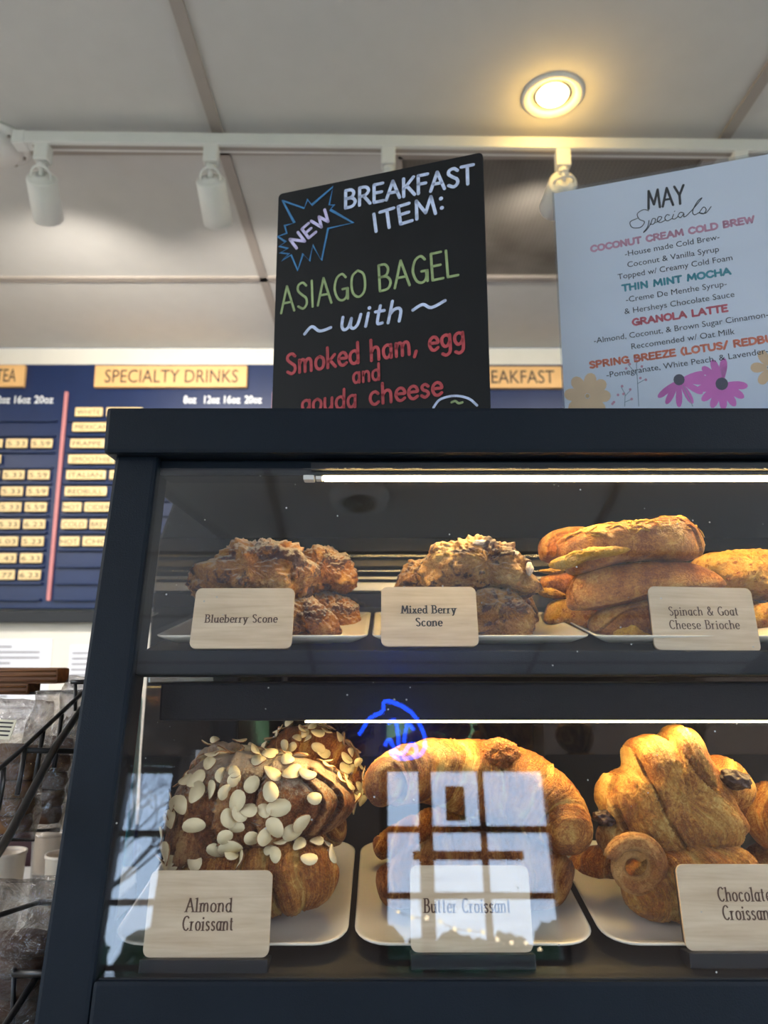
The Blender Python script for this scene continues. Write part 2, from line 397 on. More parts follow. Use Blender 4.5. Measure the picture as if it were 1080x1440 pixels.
g('d', .56, ('l', (.47, 1), (.47, 0)), ('c', (.47, .46), (.32, .62), (.1, .54), (.03, .3), (.12, .06), (.3, 0), (.47, .14)))
g('e', .5, ('c', (.05, .34), (.25, .345), (.46, .35), (.4, .56), (.24, .63), (.08, .52), (.03, .28), (.12, .06), (.28, 0), (.45, .1)))
g('g', .54, ('c', (.44, .54), (.26, .63), (.07, .52), (.05, .28), (.18, .1), (.34, .14), (.44, .3)), ('c', (.45, .62), (.46, .1), (.42, -.2), (.24, -.32), (.06, -.24)))
g('h', .56, ('l', (.06, 1), (.06, 0)), ('c', (.06, .38), (.18, .58), (.34, .62), (.44, .5), (.46, .3), (.46, .0)))
g('i', .24, ('l', (.1, .62), (.1, 0)), ('d', (.1, .86)))
g('k', .52, ('l', (.05, 1), (.05, 0)), ('l', (.44, .6), (.06, .26)), ('l', (.18, .36), (.48, 0)))
g('l', .24, ('l', (.1, 1), (.1, 0)))
g('m', .84, ('l', (.06, .62), (.06, 0)), ('c', (.06, .38), (.16, .58), (.28, .62), (.37, .5), (.38, .3), (.38, 0)), ('c', (.38, .38), (.48, .58), (.62, .62), (.71, .5), (.73, .3), (.73, 0)))
g('n', .56, ('l', (.06, .62), (.06, 0)), ('c', (.06, .38), (.18, .58), (.34, .62), (.44, .5), (.46, .3), (.46, 0)))
g('o', .54, ('c', (.26, .63), (.08, .52), (.03, .31), (.09, .09), (.26, 0), (.43, .09), (.49, .31), (.44, .52), (.26, .63)))
g('p', .56, ('l', (.06, .62), (.06, -.34)), ('c', (.06, .46), (.22, .62), (.42, .56), (.5, .3), (.4, .06), (.22, 0), (.06, .12)))
g('r', .38, ('l', (.06, .62), (.06, 0)), ('c', (.06, .38), (.16, .56), (.34, .6)))
g('s', .42, ('c', (.36, .52), (.22, .63), (.07, .54), (.12, .37), (.3, .27), (.36, .12), (.2, -.01), (.03, .09)))
g('t', .38, ('c', (.14, .88), (.14, .3), (.18, .04), (.34, .04)), ('l', (.0, .62), (.32, .62)))
g('u', .56, ('c', (.05, .62), (.05, .25), (.14, .02), (.32, .04), (.46, .22)), ('l', (.46, .62), (.46, 0)))
g('w', .76, ('c', (.03, .62), (.06, .2), (.18, .0), (.32, .1), (.37, .5)), ('c', (.37, .5), (.4, .12), (.54, 0), (.66, .18), (.7, .62)))
g('x', .5, ('l', (.04, .6), (.46, 0)), ('l', (.44, .6), (.03, 0)))
g('y', .54, ('l', (.04, .62), (.25, .04)), ('l', (.48, .62), (.2, -.22), (.06, -.32)))
g('&', .76, ('c', (.7, .5), (.56, .16), (.32, 0), (.06, .12), (.08, .38), (.34, .6), (.42, .84), (.26, 1), (.14, .82), (.3, .5), (.5, .18), (.72, 0)))
g(',', .24, ('l', (.14, .1), (.04, -.16)))
g(':', .24, ('d', (.1, .2)), ('d', (.12, .72)))
g(' ', .34)
g('H', .68, ('l', (.05, 0), (.05, 1)), ('l', (.6, 0), (.6, 1)), ('l', (.05, .52), (.6, .52)))
g('P', .6, ('l', (.05, 0), (.05, 1)), ('c', (.05, 1), (.38, .97), (.52, .75), (.38, .5), (.05, .46)))
g('U', .68, ('c', (.05, 1), (.05, .4), (.14, .06), (.34, 0), (.54, .08), (.62, .4), (.62, 1)))
g('Z', .6, ('l', (.04, 1), (.54, 1), (.03, 0), (.56, 0)))
g('/', .4, ('l', (.0, -.1), (.36, 1.08)))
g('(', .3, ('c', (.24, 1.08), (.06, .75), (.05, .3), (.24, -.1)))
g(')', .3, ('c', (.04, 1.08), (.22, .75), (.22, .3), (.04, -.1)))
SP = [.12]
def stroke_text(bm, text, p0, p1, h, nib, y=0.0, contrast=0.0, serif=False, shear=0.0, squeeze=None):
    """skeleton letters laid from p0 to p1 (x,z) at cap height h; nib = full stroke width in metres"""
    adv = 0
    sp_ = .17 if serif else .12
    for c in text: adv += G[c][0] + sp_
    adv -= sp_
    d = Vector((p1[0]-p0[0], p1[1]-p0[1])); L = d.length; ex = d/L; ez = Vector((-ex.y, ex.x)); sx = L/adv
    def tr(u, v): q = Vector(p0) + ex*(u*sx + shear*v*h) + ez*(v*h); return q
    x = 0
    def disc(q, r, n=10):
        vs = [bm.verts.new((q.x+r*math.cos(2*PI*k/n), y, q.y+r*math.sin(2*PI*k/n))) for k in range(n)]; bm.faces.new(vs[::-1])
    for c in text:
        wd, sts = G[c]
        for st in sts:
            if st[0] == 'd': disc(tr(x+st[1][0], st[1][1]), nib*.62, 12); continue
            pts = [tr(x+a, b) for a, b in st[1:]]
            if st[0] == 'c': pts = [q.to_2d() for q in smooth_pts([q.to_3d() for q in pts], 6)]
            if st[0] == 'l':
                for a_, b_ in zip(pts, pts[1:]): ribbon(bm, [a_, b_], nib, y, contrast, ex)
            else: ribbon(bm, pts, nib, y, contrast, ex)
            if serif and st[0] == 'l':
                for a, b, o in ((st[1], st[2], 0), (st[-1], st[-2], 1)):
                    if abs(b[1]-a[1]) > .2 and (abs(a[1]) < .01 or abs(a[1]-1) < .01 or abs(a[1]-.62) < .01 or abs(a[1]+.34) < .01):
                        q = tr(x+a[0], a[1]); k = nib*.95
                        if a[1] > .5 and c in 'bdhklrnmpiu': ribbon(bm, [q-ex*k*1.1-ez*nib*.4, q+ex*nib*.3], nib*.42, y, 0, ex)
                        else: ribbon(bm, [q-ex*k, q+ex*k], nib*.4, y, 0, ex)
        x += wd + sp_
def ribbon(bm, pts, nib, y=0.0, contrast=0.0, ex=Vector((1, 0)), closed=False):
    n = len(pts); L = []; Rr = []
    for i in range(n):
        a = pts[max(i-1, 0)] if not closed else pts[i-1]; b = pts[min(i+1, n-1)] if not closed else pts[(i+1) % n]
        t = (b-a)
        if t.length < 1e-9: t = Vector((1, 0))
        t = t.normalized(); nn = Vector((-t.y, t.x))
        hw = nib/2
        if contrast: hw *= (1-contrast) + contrast*abs(t.dot(Vector((-ex.y, ex.x))))**1.3
        m = 1.0
        if 0 < i < n-1 or closed:
            t1 = (pts[i]-a).normalized(); cs = abs(nn.dot(Vector((-t1.y, t1.x)))); m = 1/max(cs, .6)
        L.append(bm.verts.new((pts[i].x+nn.x*hw*m, y, pts[i].y+nn.y*hw*m))); Rr.append(bm.verts.new((pts[i].x-nn.x*hw*m, y, pts[i].y-nn.y*hw*m)))
        if not contrast and (i in (0, n-1)):
            vs = [bm.verts.new((pts[i].x+hw*math.cos(2*PI*k/10), y, pts[i].y+hw*math.sin(2*PI*k/10))) for k in range(10)]; bm.faces.new(vs[::-1])
    for i in range(n if closed else n-1):
        j = (i+1) % n; bm.faces.new((L[i], L[j], Rr[j], Rr[i]))
def flat(name, bm, mat, parent):
    me = bpy.data.meshes.new(name)
    for f in bm.faces:
        f.normal_update()
        if f.normal.y > 0: f.normal_flip()
    bm.to_mesh(me); bm.free(); return link(name, me, mat, parent)
def font_mesh(bm, text, p0, p1, y=0.0, bold=0.0, height=None):
    """built-in font laid along p0-p1 (x,z), width fitted; height = cap height"""
    cu = bpy.data.curves.new('t', 'FONT'); cu.body = text; cu.size = 1.0; cu.offset = bold; cu.resolution_u = 3; cu.fill_mode = 'FRONT'
    ob = bpy.data.objects.new('t', cu); COL.objects.link(ob)
    me = bpy.data.meshes.new_from_object(ob.evaluated_get(bpy.context.evaluated_depsgraph_get()))
    bpy.data.objects.remove(ob); bpy.data.curves.remove(cu)
    xs = [v.co.x for v in me.vertices]
    if not xs: return
    x0, x1 = min(xs), max(xs)
    d = Vector((p1[0]-p0[0], p1[1]-p0[1])); L = d.length; ex = d/L; ez = Vector((-ex.y, ex.x)); s = L/(x1-x0)
    sy = s if height is None else height/.73
    vs = [bm.verts.new(((p0[0]+ex.x*(v.co.x-x0)*s+ez.x*v.co.y*sy), y, (p0[1]+ex.y*(v.co.x-x0)*s+ez.y*v.co.y*sy))) for v in me.vertices]
    for f in me.polygons:
        try: bm.faces.new([vs[i] for i in f.vertices])
        except ValueError: pass
    bpy.data.meshes.remove(me)

class Frame:
    """an upright or leaning sheet: local x right, z up, y away from the viewer"""
    def __init__(s, loc, rot):
        s.mw = Matrix.Translation(loc) @ rot; s.inv = s.mw.inverted(); s.o = Vector(loc); s.n = rot.to_3x3() @ Vector((0, -1, 0))
    def px(s, x, y):
        q = s.inv @ onplane(x, y, s.o, s.n); return (q.x, q.z)

# ================================================================ ROOM
CEIL = 2.64; WY = 2.83
def struct(name, c, s, mat, label=None):
    o = boxo(name, c, s, mat); tag(o, label, None, None, 'structure'); return o
struct('floor', (0, -.1, -.05), (6.2, 6.1, .1), 'floor', 'brown floor of the cafe')
struct('wall_back', (0, WY+.05, CEIL/2), (6.2, .1, CEIL), 'wall', 'off-white painted wall behind the counter')
for sd_, nm, lb in ((-1, 'wall_left', 'side wall left of the counter'), (1, 'wall_right', 'side wall right of the counter')):
    bm = bmesh.new()
    def bx_(c, s_):
        bmesh.ops.translate(bm, vec=c, verts=[v for v in bmesh.ops.create_cube(bm, size=1.0, matrix=Matrix.Diagonal((*s_, 1)))['verts']])
    X_ = sd_*3.05
    bx_((X_, 1.25, CEIL/2), (.1, 3.1, CEIL)); bx_((X_, -2.75, CEIL/2), (.1, .5, CEIL)); bx_((X_, -1.4, .4), (.1, 2.2, .8)); bx_((X_, -1.4, 2.47), (.1, 2.2, .34))
    tag(bmobj(nm, bm, 'wall'), lb, None, None, 'structure')
    wo = empty('window_%d' % (3 if sd_ < 0 else 4), (X_, -1.4, .8)); wo['kind'] = 'structure'  # side window added out of view to let more cool light in
    bm = bmesh.new()
    for c, s_ in (((0, 0, .02), (.08, 2.2, .04)), ((0, 0, 1.48), (.08, 2.2, .04)), ((0, -1.08, .75), (.08, .04, 1.5)), ((0, 1.08, .75), (.08, .04, 1.5))): box(bm, c, s_)
    bmobj('window_frame', bm, 'brownframe', wo)
    for y_ in (-.54, 0, .54): boxo('glazing_bar', (0, y_, .75), (.05, .03, 1.42), 'brownframe', wo)
    for z_ in (.5, 1.0): boxo('glazing_bar', (.001, 0, z_), (.05, 2.12, .03), 'brownframe', wo)
    boxo('pane', (sd_*.02, 0, .75), (.004, 2.12, 1.42), 'cglass', wo)
    area('window_portal', (X_-sd_*.06, -1.4, 1.55), (0, sd_*PI/2, 0), 1.5, 2.2, 1, (1, 1, 1), True)
# ceiling slab with one real tile per bay
ceiling = struct('ceiling', (0, -.1, CEIL+.06), (6.2, 6.1, .08), 'tbar', 'suspended ceiling of pale grey tiles')
X0 = atZ(309.5, 195, CEIL).x; X1 = atZ(1015, 198, CEIL).x; TW = X1-X0
Y0 = atY(0, 0, 1).y
ya = atZ(400, 210, CEIL).y; yb = atZ(300, 391, CEIL).y; TD = yb-ya
XS = [X0+TW*i for i in range(-3, 3)]; YS = [ya + TD*i for i in range(-8, 3)]
tile_me = {}
vx0 = atZ(552, 300, CEIL).x
for i in range(len(XS)-1):
    for j in range(len(YS)-1):
        xa, xb, y0, y1 = XS[i]+.012, XS[i+1]-.012, YS[j]+.012, min(YS[j+1]-.012, WY-.01)
        xa = max(xa, -2.98); xb = min(xb, 2.98); y0 = max(y0, -2.98)
        if y1-y0 < .05 or xb-xa < .05: continue
        grille = abs(YS[j]-ya) < .01 and abs(XS[i]-X0) < .01
        if grille: xb = vx0 - .012
        o = boxo('ceiling_tile', (( xa+xb)/2-ceiling.location.x, (y0+y1)/2-ceiling.location.y, CEIL+.01-ceiling.location.z), (xb-xa, y1-y0, .02), 'tile', ceiling)
# tees stand a little proud
for x in XS[1:]+[]:
    if abs(x) < 2.95: boxo('ceiling_tee', (x, -.1-ceiling.location.y, CEIL-.001-ceiling.location.z), (.026, 5.9, .012), 'tbar', ceiling)
for y in YS:
    if -2.9 < y < WY-.06: boxo('ceiling_tee', (0, y-ceiling.location.y, CEIL-.0015-ceiling.location.z), (5.9, .026 , .011), 'tbar', ceiling)
# perforated return grille
gr = empty('ceiling_vent', ((vx0+X1)/2, (ya+yb)/2, CEIL)); tag(gr, 'dusty perforated metal return air grille between the ceiling tees above the signs', 'vent')
boxo('perforated_plate', (0, 0, .004), (X1-vx0-.03, TD-.03, .008), 'perf', gr)
bm = bmesh.new(); hw, hd = (X1-vx0)/2-.012, TD/2-.012
for c, s in (((0, -hd, -.002), (2*hw, .02, .02)), ((0, hd, -.002), (2*hw, .02, .02)), ((-hw, 0, -.002), (.02, 2*hd, .02)), ((hw, 0, -.002), (.02, 2*hd, .02))): box(bm, c, s)
bmobj('frame', bm, 'tbar', gr)
# window wall behind the viewer, windows with glazing bars
WX = WALL_Y
wins = [(-.02, .90, -1.0+1.40, .76+1.40, [.22, .52], [.42, .11, -.18, -.55]), (-1.42, -1.10, -.45+1.40, .79+1.40, [], [.72, .40, .08, -.2])]
bm = bmesh.new()
xs = sorted([-3, 3]+[v for w_ in wins for v in w_[:2]])
for a, b in zip(xs, xs[1:]):
    win = [w_ for w_ in wins if abs(w_[0]-a) < 1e-6]
    if win:
        zb, zt = win[0][2], win[0][3]
        box(bm, ((a+b)/2, WX-.05, zb/2), (b-a, .1, zb)); box(bm, ((a+b)/2, WX-.05, (zt+CEIL)/2), (b-a, .1, CEIL-zt))
    else: box(bm, ((a+b)/2, WX-.05, CEIL/2), (b-a, .1, CEIL))
tag(bmobj('wall_front', bm, 'wall2'), 'taupe wall with the windows', None, None, 'structure')
for k, (a, b, zb, zt, vb, hb) in enumerate(wins):
    wo = empty('window_%d' % (k+1), ((a+b)/2, WX-.05, zb)); wo['kind'] = 'structure'
    cx = (a+b)/2
    bm = bmesh.new()
    for c, s in (((0, 0, .02), (b-a, .08, .04)), ((0, 0, zt-zb-.02), (b-a, .08, .04)), ((a-cx+.02, 0, (zt-zb)/2), (.04, .08, zt-zb)), ((b-cx-.02, 0, (zt-zb)/2), (.04, .08, zt-zb))): box(bm, c, s)
    bmobj('window_frame', bm, 'brownframe', wo)
    for q, v in enumerate(vb): boxo('glazing_bar', (v-cx, 0, (zt-zb)/2), (.07 if q == 0 and k == 0 else .03, .05, zt-zb-.04), 'brownframe', wo)
    for v in hb: boxo('glazing_bar', (0, .002, v+1.4-zb), (b-a-.04, .05, .028), 'brownframe', wo)
    boxo('pane', (0, -.02, (zt-zb)/2), (b-a-.04, .004, zt-zb-.04), 'cglass', wo)
    area('window_portal', (cx, WX+.02, (zb+zt)/2), (-PI/2, 0, 0), b-a, zt-zb, 1, (1, 1, 1), True)
# things hung at the window
tag(boxo('hanging_board', (.37, WX+.06, 1.93), (.10, .02, .17), 'brownframe', bev=.004), 'small brown board hanging in the window, seen reflected in the case glass', 'sign')
tag(boxo('bracket_bar', (.42, WX+.08, 1.68), (.55, .03, .04), 'brownframe', bev=.004), 'dark horizontal bar across the window, seen reflected in the case glass', 'bar')
def refl(x, y, Y):
    q = onf(x, y); r = ray(x, y); r = r - NB*(2*r.dot(NB)); return q + r*((Y-q.y)/r.y)
ne = empty('neon_sign', (.04, WX+.1, 2.3)); tag(ne, 'blue neon outline sign glowing by the window, seen reflected in the case glass', 'neon sign')
for pl in ([(505, 1033), (520, 1010), (538, 1000), (541, 986), (560, 990), (580, 1003), (592, 1022), (598, 1038)],
           [(541, 1048), (548, 1040), (556, 1055), (566, 1060), (578, 1046), (586, 1052), (583, 1064)],
           [(598, 1042), (596, 1055), (585, 1064), (560, 1066), (548, 1056)],
           [(545, 1016), (556, 1014), (560, 1036), (560, 1050)], [(573, 1014), (570, 1030), (568, 1044)], [(573, 1014), (582, 1026)]):
    bm = bmesh.new(); tube(bm, [refl(q.x, q.y, WX+.1)-ne.location for q in smooth_pts([(x, y, 0) for x, y in pl], 5)], .009, 6)
    bmobj('neon_tube', bm, 'neon', ne, smooth=True)
fl = empty('fairy_lights', (.4, WX+.07, 1.3)); tag(fl, 'string of small warm bulbs along the window sill, seen reflected in the case glass', 'string lights')
bm = bmesh.new(); sp_ = [refl(560+i*20, 1283+i*5.2+3*math.sin(i*1.9), WX+.07)-fl.location for i in range(11)]
tube(bm, sp_, .002, 5); bmobj('cord', bm, 'wire', fl)
for q in sp_:
    bm = bmesh.new(); bmesh.ops.create_uvsphere(bm, u_segments=8, v_segments=6, radius=.009); bmobj('bulb', bm, 'fairy', fl, q)
# outdoors
tag(boxo('ground', (0, -43, -.3), (120, 76, .2), 'grass'), 'green grass outside the windows', None, None, 'structure')
rt = random.Random(3)
for i in range(30):
    x = -12+i*1.35+rt.uniform(-.2, .2); yy = -34-(i % 2)*3; h = rt.uniform(2.3, 3.1)
    t = empty('tree', (x, yy, -.2)); tag(t, 'dark tree in the tree line beyond the lawn, seen in the glass reflection', 'tree', 'trees beyond the lawn')
    bm = bmesh.new(); bmesh.ops.create_icosphere(bm, subdivisions=3, radius=1.0)
    for v in bm.verts:
        f = 1+.3*noise.noise(v.co*2.2+Vector((i, 0, 0)))+.5*noise.noise(v.co*6+Vector((i, 3, 0)))
        v.co = Vector((v.co.x*.95*f, v.co.y*.95*f, (v.co.z*.5+.55)*h*(.8+.2*f)))
    bmobj('crown', bm, 'tree', t)
    bm = bmesh.new(); tube(bm, [(0, 0, 0), (0, 0, h*.4)], .12); bmobj('trunk', bm, 'bark', t)
bt = empty('bare_tree', (-4.1, -9.5, -.2)); tag(bt, 'leafless tree outside the left window, seen in the glass reflection', 'tree')
bm = bmesh.new()
def branch(p, d, L, r, n):
    q = p+d*L; tube(bm, [p, (p+q)/2+Vector((rt.uniform(-.05, .05), 0, rt.uniform(-.05, .05))), q], [r, r*.8, r*.6], 5)
    if n:
        for _ in range(3):
            dd = (d+Vector((rt.uniform(-.8, .8), rt.uniform(-.3, .3), rt.uniform(-.5, .5)))).normalized(); branch(q, dd, L*.72, r*.55, n-1)
branch(Vector((0, 0, 0)), Vector((0, 0, 1)), 1.4, .07, 5)
bmobj('branches', bm, 'bark', bt)
# panel bodies for the added fill lamps, out of view
for i, (x, y) in enumerate(ADDED_LAMPS):
    t = empty('added_fill_panel', (x, y, CEIL-.005)); tag(t, 'added white rectangular fill light panel on the ceiling, out of view', 'ceiling light', 'added fill light panels')
    boxo('light_frame', (0, 0, -.004), (.62, 1.2, .02), 'white', t, .003); boxo('diffuser', (0, 0, -.016), (.56, 1.12, .004), 'panel', t)
# round fixture reflected in the case front
rl = empty('round_ceiling_fixture', (-.088, -1.08, CEIL)); tag(rl, 'round ribbed ceiling fixture over the customer, seen reflected above the scones', 'ceiling light')
bm = bmesh.new(); lathe(bm, [(0, 0), (.1, 0), (.108, -.01), (.1, -.035), (.07, -.045), (.066, -.04), (0, -.04)], 40); bmobj('housing', bm, 'white', rl, smooth=True)
for r_ in (.02, .035, .05):
    bm = bmesh.new(); lathe(bm, [(r_-.004, -.044), (r_, -.05), (r_+.004, -.044)], 32); bmobj('ring', bm, 'alu', rl, smooth=True)

# ================================================================ CEILING LIGHTS in view
ra = atZ(36, 198, CEIL-.035); rb = atZ(1080, 210, CEIL-.035)
dx = (rb-ra); ang = math.atan2(dx.y, dx.x); Lr = dx.length+.5
tr_ = empty('track_rail', (ra+rb)/2+dx.normalized()*.25, (0, 0, ang)); tag(tr_, 'long white track rail across the ceiling carrying the spot heads', 'light track')
bm = bmesh.new(); box(bm, (0, 0, .0), (Lr, .034, .03), bev=.003); bmobj('rail', bm, 'white', tr_)
boxo('end_cap', (-Lr/2-.01, 0, 0), (.03, .036, .034), 'white', tr_, .003)
boxo('slot', (0, 0, -.0155), (Lr-.04, .012, .002), 'tbar', tr_)
def rail_at(px):
    t = (px-36)/(1080-36); a = ra.lerp(rb, t)
    # exact point of the rail under that image column
    r = ray(px, 204); tt = (a.x-EYE.x)/r.x if abs(r.x) > .02 else None
    return atY(px, 204, a.y).x, a.y
def spot(px, label, aim, tiltx, roll, warm=False):
    x, y = rail_at(px); z = CEIL-.05
    t = empty('track_spotlight', (x, y, z)); tag(t, label, 'spotlight', None)
    boxo('adapter', (0, 0, -.018), (.034, .03, .05), 'white', t, .004)
    bm = bmesh.new(); tube(bm, [(0, 0, -.04), (0, 0, -.075)], .006, 10); tube(bm, [(0, 0, -.045), (0, 0, -.055)], .012, 12); bmobj('stem', bm, 'white', t, smooth=True)
    hd_ = empty('lamp_head', (0, 0, -.078)); hd_.parent = t
    m = Matrix.Rotation(roll, 4, 'Y') @ Matrix.Rotation(tiltx, 4, 'X')
    bm = bmesh.new(); lathe(bm, [(0, .0), (.018, .0), (.019, -.003), (.03, -.003), (.034, -.008), (.035, -.11), (.031, -.113), (.030, -.09), (0, -.088)], 32, m)
    bmobj('housing', bm, 'white', t, (0, 0, -.078), smooth=True)
    bpy.data.objects.remove(hd_)
    bm = bmesh.new(); lathe(bm, [(.021, .002), (.024, .003), (.026, .0)], 32, m); lathe(bm, [(.010, .002), (.0125, .003), (.015, .0)], 24, m); bmobj('rear_cap_ring', bm, 'white', t, (0, 0, -.078), smooth=True)
    bm = bmesh.new(); lathe(bm, [(0, -.089), (.029, -.089)], 24, m); bmobj('lens', bm, 'panel', t, (0, 0, -.078))
    l = bpy.data.lights.new('spot', 'SPOT'); l.energy = 58 if tiltx < 1.2 else 8; l.spot_size = math.radians(130); l.spot_blend = 1.0; l.color = (1, .93, .84); l.shadow_soft_size = .03
    lo = bpy.data.objects.new('spot_light', l); COL.objects.link(lo); lo.parent = t
    dirv = m.to_3x3() @ Vector((0, 0, -1)); lo.location = Vector((0, 0, -.078))+dirv*.12
    lo.rotation_euler = dirv.to_track_quat('-Z', 'Y').to_euler()
    return t
spot(62, 'white cylindrical track spotlight at far left of the rail, tilted outward', None, math.radians(62), math.radians(24))
spot(298, 'white cylindrical track spotlight second from the left, pointing straight down at the menu', None, math.radians(60), math.radians(0))
spot(546, 'white track spotlight mostly hidden behind the top of the chalkboard sign', None, math.radians(82), math.radians(-4))
# the warm-lit round head seen end-on above the paper sign
spot(790, 'track spotlight glowing yellow above left corner of the paper sign', None, math.radians(92), math.radians(-6))
spot(1037, 'white track spotlight mostly hidden behind the paper sign', None, math.radians(48), math.radians(-4))
# recessed downlight
q = atZ(777, 134, CEIL)
dl = empty('recessed_downlight', q); tag(dl, 'round recessed downlight glowing warm yellow in the ceiling', 'ceiling light')
bm = bmesh.new(); lathe(bm, [(.066, .006), (.068, -.004), (.062, -.008), (.052, -.004), (.046, .004)], 40); bmobj('trim_ring', bm, 'white', dl, smooth=True)
bm = bmesh.new(); lathe(bm, [(.046, .004), (.042, -.001), (.036, .0)], 40); bmobj('inner_ring', bm, 'steel', dl, smooth=True)
bm = bmesh.new(); lathe(bm, [(0, -.012), (.018, -.011), (.032, -.006), (.036, .0)], 32); bmobj('lamp_lens', bm, 'bulb', dl, smooth=True)
l = bpy.data.lights.new('down', 'POINT'); l.energy = .9; l.color = (1, .62, .14); l.shadow_soft_size = .03
lo = bpy.data.objects.new('downlight_light', l); COL.objects.link(lo); lo.parent = dl; lo.location = (0, 0, -.05)
# round speaker / detector at the left
q = atZ(-8, 207, CEIL-.02)
sd = empty('ceiling_detector', (q.x, q.y, CEIL)); tag(sd, 'round white ceiling fixture cut by the left edge, at the end of the rail', 'detector')
bm = bmesh.new(); lathe(bm, [(.0, 0), (.078, 0), (.08, -.012), (.07, -.02), (.066, -.018), (.064, -.026), (.05, -.04), (0, -.042)], 40); bmobj('body', bm, 'white', sd, smooth=True)
for i in range(10):
    a = 2*PI*i/10; boxo('vent_slot', (.063*math.cos(a), .063*math.sin(a), -.0215), (.016, .006, .006), 'tbar', sd, 0, (0, 0, a))

# ================================================================ MENU BOARD
BY = WY-.035
bt_ = atY(200, 512, BY); bb_ = atY(60, 856, BY)
mb = empty('menu_board', (0, BY, bb_.z)); tag(mb, 'navy menu board with tan heading plaques and cream letter tiles on the back wall', 'menu board')
def bxz(x, y, dy=0.0): q = atY(x, y, BY+dy); return q.x, q.z-bb_.z
H = bt_.z-bb_.z
bm = bmesh.new(); box(bm, (0, .0145, H/2), (4.6, .025, H), bev=.004); bmobj('board_panel', bm, 'navy', mb)
boxo('board_ledge', (0, .01, -.03), (4.6, .03, .045), 'rubber', mb, .004)
def col_x(x, yref=625): return atY(x, yref, BY).x
def row_z(y): return atY(60, y, BY).z-bb_.z
rows = [581, 602, 625, 647, 669, 692, 714, 738, 762, 785.5, 809, 832]
panels = [(col_x(-260), col_x(78)), (col_x(95), col_x(372)), (col_x(395), col_x(650)), (col_x(672), col_x(960)), (col_x(980), col_x(1240))]
rail_mesh = {}
for a, b in panels:
    for r in rows:
        z = row_z(r+11.5)
        o = boxo('slot_rail', ((a+b)/2, -.006, z), (b-a, .016, .009), 'navy', mb, .002)
for x in (col_x(88.5), col_x(384), col_x(661), col_x(970)):
    z0, z1 = row_z(845), row_z(552); boxo('divider_strip', (x, -.006, (z0+z1)/2), (.013, .012, z1-z0), 'pink', mb, .002)
def plaque(xa, xb, ya_, yb_, text, tx0, tx1, tyb, th):
    (a, z1), (b, z0) = bxz(xa, ya_), bxz(xb, yb_)
    o = boxo('heading_plaque', ((a+b)/2, -.012, (z0+z1)/2), (b-a, .022, z1-z0), 'plaque', mb, .003)
    bm = bmesh.new(); p0 = bxz(tx0, tyb); p1 = bxz(tx1, tyb); cx, cz = (a+b)/2, (z0+z1)/2
    font_mesh(bm, text, (p0[0]-cx, p0[1]-cz), (p1[0]-cx, p1[1]-cz), -.0125, .0, (bxz(0, tyb-th)[1]-p0[1]))
    flat('lettering', bm, 'ink', o)
plaque(137, 348, 517, 547, 'SPECIALTY DRINKS', 150, 336, 541, 19)
plaque(-60, 36, 516, 546, 'TEA', -2, 26, 540, 19)
plaque(652, 790, 518, 548, 'BREAKFAST', 664, 778, 542, 19)
bm = bmesh.new()
for t, xa, xb in (('12oz', -8, 14), ('16oz', 20, 43), ('20oz', 48, 75), ('8oz', 258, 276), ('12oz', 287, 309), ('16oz', 315, 338), ('20oz', 344, 368)):
    font_mesh(bm, t, bxz(xa, 567), bxz(xb, 567), -.0005, .02, bxz(0, 556)[1]-bxz(0, 567)[1])
flat('size_lettering', bm, 'wintext', mb)
def tile(xa, xb, y, text, yref=625):
    a, b = col_x(xa+1.2, yref), col_x(xb-1.2, yref); z = row_z(y); h = .036
    o = boxo('letter_tile', ((a+b)/2, -.013, z), (b-a, .01, h), 'ptile', mb, .003)
    bm = bmesh.new(); font_mesh(bm, text, (-(b-a)*.42, -h*.3), ((b-a)*.42, -h*.3), -.0055, -.002, h*.55); flat('lettering', bm, 'ink', o)
for y, t in ((625, ('3.95', '5.33', '5.59')), (669, ('4.95', '5.33', '5.59')), (692, ('4.85', '5.33', '5.59')), (714, ('4.35', '5.33', '5.59')), (738, ('4.85', '5.33', '6.23')), (762, ('4.35', '5.03', '5.23')), (785.5, ('4.95', '5.43', '6.33')), (809, ('4.95', '5.77', '6.23'))):
    for k, (a, b) in enumerate(((-28, 7), (10, 42), (45, 77))): tile(a, b, y, t[k])
tile(-30, 7, 647, 'CHAI')
for y, ws in ((581, [(103, 144, 'WHITE'), (147, 200, 'MOCHA')]), (602, [(101, 158, 'MEXICAN'), (161, 205, 'HOT')]), (625, [(100, 150, 'FRAPPE')]), (647, [(99, 166, 'SMOOTHIE')]), (669, [(98, 155, 'ITALIAN'), (158, 196, 'SODA')]),
              (692, [(98, 158, 'REDBULL')]), (714, [(97, 125, 'HOT'), (127, 168, 'CIDER')]), (738, [(97, 134, 'COLD'), (136, 170, 'BREW')]), (762, [(97, 126, 'HOT'), (128, 180, 'CHOC')])):
    for a, b, t in ws: tile(a, b, y, t)
# notices on the wall under the board
for (xa, xb, y0_, lab) in ((-60, 74, 898, 'large white printed notice on the wall below the menu board'), (99, 150, 907, 'smaller white printed notice on the wall just left of the case post')):
    a = atY(xa, y0_, WY-.004); b = atY(xb, y0_, WY-.004); hh = .34
    t = empty('wall_notice', ((a.x+b.x)/2, WY-.004, a.z-hh/2)); tag(t, lab, 'notice')
    boxo('sheet', (0, 0, 0), (b.x-a.x, .003, hh), 'paper', t)
    bm = bmesh.new()
    for k in range(14):
        ww = (b.x-a.x)*(.8 if k % 3 else .5); box(bm, (-(b.x-a.x)*.42+ww/2, -.002, hh/2-.03-k*.02), (ww, .0008, .005))
    o = bmobj('print', bm, 'paper_text', t); o['kind'] = 'stuff'

